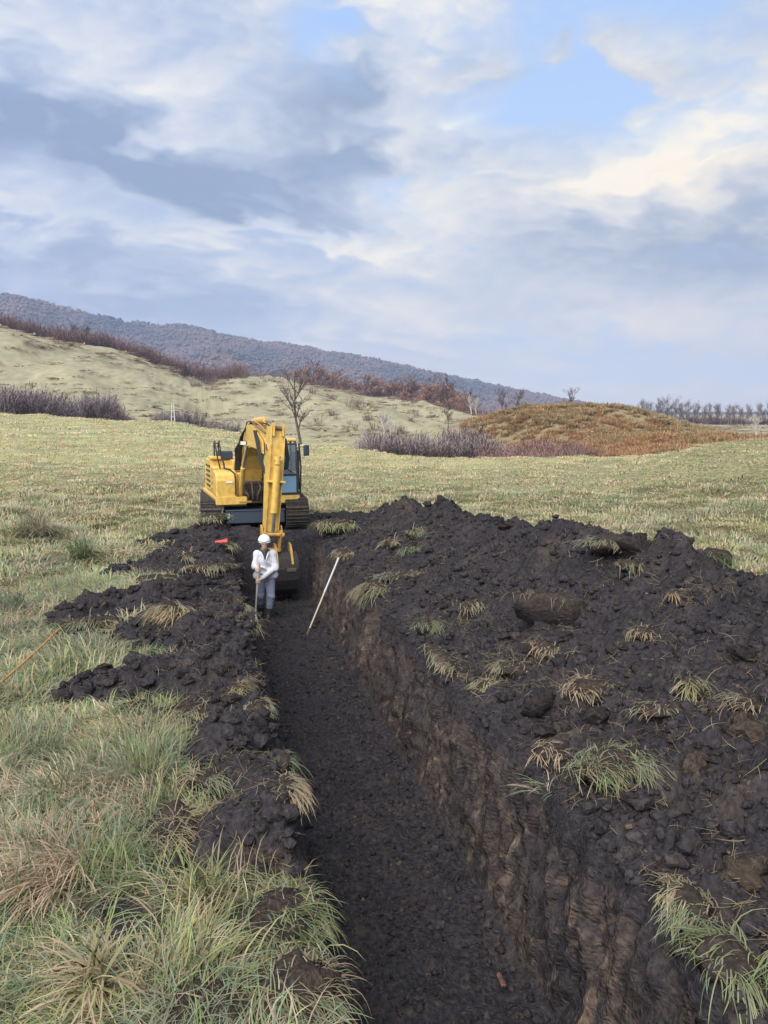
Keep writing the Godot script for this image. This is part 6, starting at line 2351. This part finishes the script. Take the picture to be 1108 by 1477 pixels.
func build_worker() -> void:
	var skin := Color(0.60, 0.40, 0.32)
	var base := Vector3(1.13, FLOOR_Y + 0.015, -15.78)
	var w := thing("person", "worker in white helmet, pale jacket and blue grey trousers shovelling in the trench", "person", base)
	# joints, seen from the front: x to the right of the picture, z towards the viewer
	var hip_l := Vector3(-0.095, 0.86, 0.0)
	var hip_r := Vector3(0.085, 0.86, 0.0)
	var knee_l := Vector3(-0.11, 0.47, -0.02)
	var knee_r := Vector3(0.085, 0.47, 0.10)
	var ank_l := Vector3(-0.10, 0.09, -0.20)
	var ank_r := Vector3(0.03, 0.09, 0.10)
	var chest := Vector3(-0.015, 1.22, 0.05)
	var neck := Vector3(-0.02, 1.42, 0.075)
	var head := Vector3(-0.025, 1.575, 0.115)
	var sh_l := Vector3(-0.170, 1.345, 0.05)
	var sh_r := Vector3(0.142, 1.345, 0.06)
	var el_l := Vector3(-0.225, 1.11, 0.16)
	var el_r := Vector3(0.190, 1.07, 0.13)
	var top := Vector3(-0.165, 1.16, 0.335)      # shaft
	var foot := Vector3(-0.262, 0.0, 0.40)
	var shaft := (top - foot).normalized()
	var grip_l := foot + shaft * 1.09
	var grip_r := foot + shaft * 0.86
	var wr_l := grip_l + Vector3(-0.03, 0.03, -0.075)
	var wr_r := grip_r + Vector3(0.075, 0.03, -0.05)
	# body: one continuous surface under the clothes
	var body := [[hip_l, hip_r, 0.115, 0.115], [Vector3(0, 0.92, 0.0), chest, 0.115, 0.125, Vector3(1.2, 1, 0.9)], [chest, neck - Vector3(0, 0.06, 0.0), 0.12, 0.07, Vector3(1.2, 1, 0.9)], [sh_l, sh_r, 0.062, 0.062], [neck - Vector3(0, 0.05, 0), head - Vector3(0, 0.05, 0.01), 0.055, 0.052],
		[hip_l, knee_l, 0.085, 0.056], [knee_l, ank_l, 0.054, 0.038], [hip_r, knee_r, 0.085, 0.056], [knee_r, ank_r, 0.054, 0.038], [ank_l, ank_l + Vector3(-0.02, -0.05, 0.12), 0.04, 0.034], [ank_r, ank_r + Vector3(-0.02, -0.05, 0.13), 0.04, 0.034],
		[sh_l, el_l, 0.052, 0.042], [el_l, wr_l, 0.041, 0.028], [sh_r, el_r, 0.052, 0.042], [el_r, wr_r, 0.041, 0.028]]
	var mb := field(body, 0.04, 0.016, skin)
	# head and hands on finer grids, joined into the same surface
	var hd := [[head + Vector3(0, 0.03, -0.02), head + Vector3(0, 0.045, 0.0), 0.082, 0.080, Vector3(0.92, 1.05, 1.05)], [head + Vector3(0, -0.03, 0.018), head + Vector3(0, -0.082, 0.040), 0.062, 0.036], [head + Vector3(0, -0.06, -0.02), neck + Vector3(0, -0.02, -0.01), 0.05, 0.055],
		[head + Vector3(0, 0.022, 0.085), head + Vector3(0, -0.018, 0.104), 0.009, 0.0135], [head + Vector3(-0.024, -0.046, 0.082), head + Vector3(0.024, -0.046, 0.082), 0.008, 0.008], [head + Vector3(-0.02, -0.060, 0.078), head + Vector3(0.02, -0.060, 0.078), 0.009, 0.009],
		[head + Vector3(-0.04, 0.032, 0.074), head + Vector3(0.04, 0.032, 0.074), 0.010, 0.010], [head + Vector3(-0.079, 0.015, -0.005), head + Vector3(-0.082, -0.03, 0.0), 0.015, 0.010], [head + Vector3(0.079, 0.015, -0.005), head + Vector3(0.082, -0.03, 0.0), 0.015, 0.010]]
	var parts := [field(hd, 0.016, 0.0065, skin), field(hand_caps(grip_l, shaft, Vector3(0.5, 0, 0.85).normalized(), Vector3(-0.8, 0, 0.3).normalized()) + [[wr_l, grip_l + Vector3(-0.022, 0.005, -0.01), 0.027, 0.022]], 0.007, 0.0045, skin), field(hand_caps(grip_r, shaft, Vector3(-0.4, 0, 0.9).normalized(), Vector3(0.8, 0, 0.35).normalized()) + [[wr_r, grip_r + Vector3(0.024, 0.005, -0.008), 0.027, 0.022]], 0.007, 0.0045, skin)]
	for q in parts:
		var o := mb.v.size()
		mb.v.append_array(q.v)
		mb.n.append_array(q.n)
		mb.c.append_array(q.c)
		for id in q.i:
			mb.i.append(o + id)
	var bd := obj("body", mb.mesh(), M.skin, w)
	for s in [-1.0, 1.0]:
		var eye := MB.new()
		eye.lathe([Vector2(0, -0.011), Vector2(0.008, -0.007), Vector2(0.011, 0), Vector2(0.008, 0.007), Vector2(0, 0.011)], Transform3D(Basis.IDENTITY, head + Vector3(s * 0.031, 0.014, 0.079)), 10)
		obj("eye", eye.mesh(), M.black, bd)
	var hair := field([[head + Vector3(0, 0.03, -0.03), head + Vector3(0, -0.03, -0.045), 0.086, 0.066]], 0.01, 0.009, Color.WHITE, [[head + Vector3(0, 0, 0.0), Vector3(0, 0, 1)]])
	obj("hair", hair.mesh(), M.black, w)
	# jacket: sleeves, body, open collar, hem at the hips
	var jk := [[Vector3(-0.005, 0.90, 0.005), chest, 0.132, 0.142, Vector3(1.16, 1, 0.88)], [chest, neck - Vector3(0, 0.09, 0.005), 0.136, 0.090, Vector3(1.2, 1, 0.9)], [sh_l, sh_r, 0.072, 0.072], [sh_l, el_l, 0.068, 0.056], [el_l, wr_l + (el_l - wr_l) * 0.12, 0.056, 0.046], [sh_r, el_r, 0.068, 0.057], [el_r, wr_r + (el_r - wr_r) * 0.12, 0.057, 0.047],
		[Vector3(-0.16, 0.90, 0.04), Vector3(0.15, 0.90, 0.03), 0.10, 0.10, Vector3(1, 1, 1.0)],
		# folds
		[Vector3(-0.10, 1.10, 0.175), Vector3(0.10, 1.02, 0.165), 0.016, 0.012], [Vector3(0.02, 1.20, 0.185), Vector3(0.14, 1.10, 0.15), 0.014, 0.012], [Vector3(-0.12, 0.98, 0.16), Vector3(0.04, 0.93, 0.165), 0.016, 0.014], [Vector3(-0.25, 1.18, 0.13), Vector3(-0.235, 1.08, 0.21), 0.02, 0.018], [Vector3(0.215, 1.14, 0.10), Vector3(0.20, 1.03, 0.18), 0.02, 0.018]]
	var jm := field(jk, 0.045, 0.014, Color.WHITE, [[Vector3(0, 0.83, 0), Vector3(0.0, -1, 0.06)]])
	var jacket := obj("jacket", jm.mesh(), M.jacket, w)
	mb = MB.new()
	for s in [-1.0, 1.0]:
		mb.tube([Vector3(-0.02 + s * 0.085, 1.40, 0.02), Vector3(-0.02 + s * 0.082, 1.39, 0.12), Vector3(-0.02 + s * 0.05, 1.33, 0.185), Vector3(-0.02 + s * 0.015, 1.22, 0.205)], [0.024, 0.024, 0.020, 0.010], 8)
	obj("collar", mb.mesh(), M.jacket, jacket)
	mb = MB.new()
	mb.tube([Vector3(-0.018, 1.24, 0.205), Vector3(-0.012, 1.10, 0.197), Vector3(-0.008, 0.98, 0.172), Vector3(-0.005, 0.86, 0.145)], [0.006, 0.006, 0.006, 0.006], 6)
	obj("zip", mb.mesh(), M.rod_grey, jacket)
	# dark scarf in the open collar
	var sc := field([[neck + Vector3(-0.055, -0.015, 0.01), neck + Vector3(0.055, -0.015, 0.01), 0.052, 0.052], [neck + Vector3(0, -0.03, 0.055), Vector3(-0.02, 1.27, 0.185), 0.050, 0.020]], 0.03, 0.011, Color.WHITE)
	obj("scarf", sc.mesh(), M.black, w)
	# trousers
	var tr := [[hip_l + Vector3(0.005, 0.03, 0), hip_r + Vector3(0, 0.03, 0), 0.125, 0.125, Vector3(1, 1, 0.95)], [hip_l, knee_l, 0.108, 0.080], [knee_l, ank_l.lerp(knee_l, 0.45), 0.080, 0.072], [hip_r, knee_r, 0.108, 0.082], [knee_r, ank_r.lerp(knee_r, 0.45), 0.082, 0.074], [knee_r + Vector3(-0.05, 0.03, 0.07), knee_r + Vector3(0.05, 0.0, 0.07), 0.016, 0.016], [knee_l + Vector3(-0.05, 0.02, 0.06), knee_l + Vector3(0.05, 0.04, 0.06), 0.016, 0.016], [Vector3(0.06, 0.76, 0.095), Vector3(0.14, 0.70, 0.06), 0.016, 0.014]]
	obj("trousers", field(tr, 0.03, 0.014, Color.WHITE).mesh(), M.trousers, w)
	# rubber boots
	for s in [[knee_l, ank_l, Vector3(-0.03, 0, 0.15)], [knee_r, ank_r, Vector3(-0.03, 0, 0.17)]]:
		var an: Vector3 = s[1]
		var kn: Vector3 = s[0]
		var g := Vector3(an.x, 0.045, an.z)
		var bt := [[kn.lerp(an, 0.45), an + Vector3(0, 0.03, 0), 0.076, 0.058], [an + Vector3(0, 0.03, 0), g + Vector3(0, 0.0, -0.035), 0.056, 0.046], [g + Vector3(0, 0.01, -0.01), g + s[2] * 0.95, 0.050, 0.043]]
		var boot := obj("boot", field(bt, 0.03, 0.013, Color.WHITE, [[Vector3(0, 0.004, 0), Vector3(0, -1, 0)], [kn.lerp(an, 0.42), (kn - an).normalized()]]).mesh(), M.boot, w)
		mb = MB.new()
		mb.box(g + s[2] * 0.4 + Vector3(0, -0.034, 0), Vector3(0.105, 0.022, 0.29), 0.009)
		obj("sole", mb.mesh(), M.rubber, boot)
	# helmet with a short peak and a dark band
	var hp := []
	for k in 11:
		var a := PI / 2 * k / 10.0
		hp.append(Vector2(0.121 * cos(a), 0.118 * sin(a)))
	mb = MB.new()
	var tilt := Transform3D(Basis(Vector3.RIGHT, 0.14).scaled(Vector3(1.0, 1.0, 1.14)), head + Vector3(0, 0.052, -0.004))
	mb.lathe(hp, tilt, 26)
	var hel := obj("helmet", mb.mesh(), M.helmet, w)
	mb = MB.new()
	for k in 3:
		var x := (k - 1) * 0.035
		mb.tube([tilt * Vector3(x, 0.060, 0.105), tilt * Vector3(x, 0.115 - absf(x) * 0.2, 0.055), tilt * Vector3(x, 0.124 - absf(x) * 0.3, 0.0), tilt * Vector3(x, 0.110 - absf(x) * 0.2, -0.06)], [0.007, 0.009, 0.009, 0.006], 6)
	obj("ridge", mb.mesh(), M.helmet, hel)
	mb = MB.new()
	mb.lathe([Vector2(0.1205, -0.012), Vector2(0.129, -0.012), Vector2(0.129, 0.006), Vector2(0.1205, 0.008)], tilt, 26)
	obj("helmet_band", mb.mesh(), M.slate, hel)
	mb = MB.new()
	var brim := PackedVector2Array()
	for k in 13:
		var a := PI * k / 12.0
		brim.append(Vector2(cos(a) * 0.118, 0.055 + sin(a) * 0.085))
	mb.prism(brim, 0.007, Transform3D(Basis(Vector3(1, 0, 0), Vector3(0, -0.22, 1).normalized(), Vector3(0, 1, 0.22).normalized()), head + Vector3(0, 0.050, 0.01)), 0.002)
	obj("peak", mb.mesh(), M.helmet, hel)
	mb = MB.new()
	for s in [-1.0, 1.0]:
		mb.tube([head + Vector3(s * 0.098, 0.045, 0.02), head + Vector3(s * 0.083, -0.03, 0.03), head + Vector3(s * 0.05, -0.095, 0.04), head + Vector3(0, -0.118, 0.045)], [0.004, 0.004, 0.004, 0.004], 5)
	obj("chin_strap", mb.mesh(), M.black, hel)
	# the long handled scraper in the worker's hands
	var t := thing("scraper", "long pale handled scraper with narrow white blade held by the worker", "scraper", base + foot)
	mb = MB.new()
	mb.tube([shaft * 0.16, shaft * 0.6, shaft * 1.24], [0.0165, 0.016, 0.0155], 8)
	obj("handle", mb.mesh(), M.rod_cream, t)
	mb = MB.new()
	mb.tube([shaft * 0.11, shaft * 0.22], [0.020, 0.022], 8)
	obj("socket", mb.mesh(), M.white_paint, t)
	mb = MB.new()
	var bl := PackedVector2Array([Vector2(-0.05, 0.0), Vector2(0.05, 0.0), Vector2(0.045, 0.12), Vector2(0.022, 0.19), Vector2(-0.022, 0.19), Vector2(-0.045, 0.12)])
	mb.prism(bl, 0.006, Transform3D(Basis(Vector3(1, 0, 0), shaft, Vector3(1, 0, 0).cross(shaft)), Vector3.ZERO), 0.002)
	obj("blade", mb.mesh(), M.white_paint, t)


func cloth_materials() -> void:
	M.skin = paint(Color(1, 1, 1), 0.5, 0.0, true)
	M.skin.subsurf_scatter_enabled = true
	M.skin.subsurf_scatter_strength = 0.1
	var weave := noise_tex(0.08, FastNoiseLite.TYPE_SIMPLEX_SMOOTH, 4, ramp_of([[0.25, Color(0.72, 0.69, 0.66)], [0.6, grey(1.0)]]), 501, 256)
	for k in [["jacket", Color(0.66, 0.70, 0.80)], ["trousers", Color(0.245, 0.295, 0.43)], ["boot", Color(0.055, 0.065, 0.062)]]:
		var m := paint(k[1], 0.85)
		m.albedo_texture = weave
		m.uv1_triplanar = true
		m.uv1_scale = Vector3.ONE * 2.5
		M[k[0]] = m
	M.boot.roughness = 0.4
	M.helmet = paint(Color(0.78, 0.79, 0.80), 0.3)
	M.rod_cream = paint(Color(0.52, 0.49, 0.41), 0.6)
	M.rod_grey = paint(Color(0.50, 0.52, 0.54), 0.5)
	M.cone_band = paint(Color(0.62, 0.10, 0.09), 0.4)
	M.cord = paint(Color(0.42, 0.20, 0.075), 0.8)
	M.flag = paint(Color(0.60, 0.30, 0.23), 0.8)
	var gb := paint(Color(0.22, 0.40, 0.58), 0.08)
	gb.transparency = BaseMaterial3D.TRANSPARENCY_ALPHA
	gb.albedo_color.a = 0.72
	M.glass_blue = gb
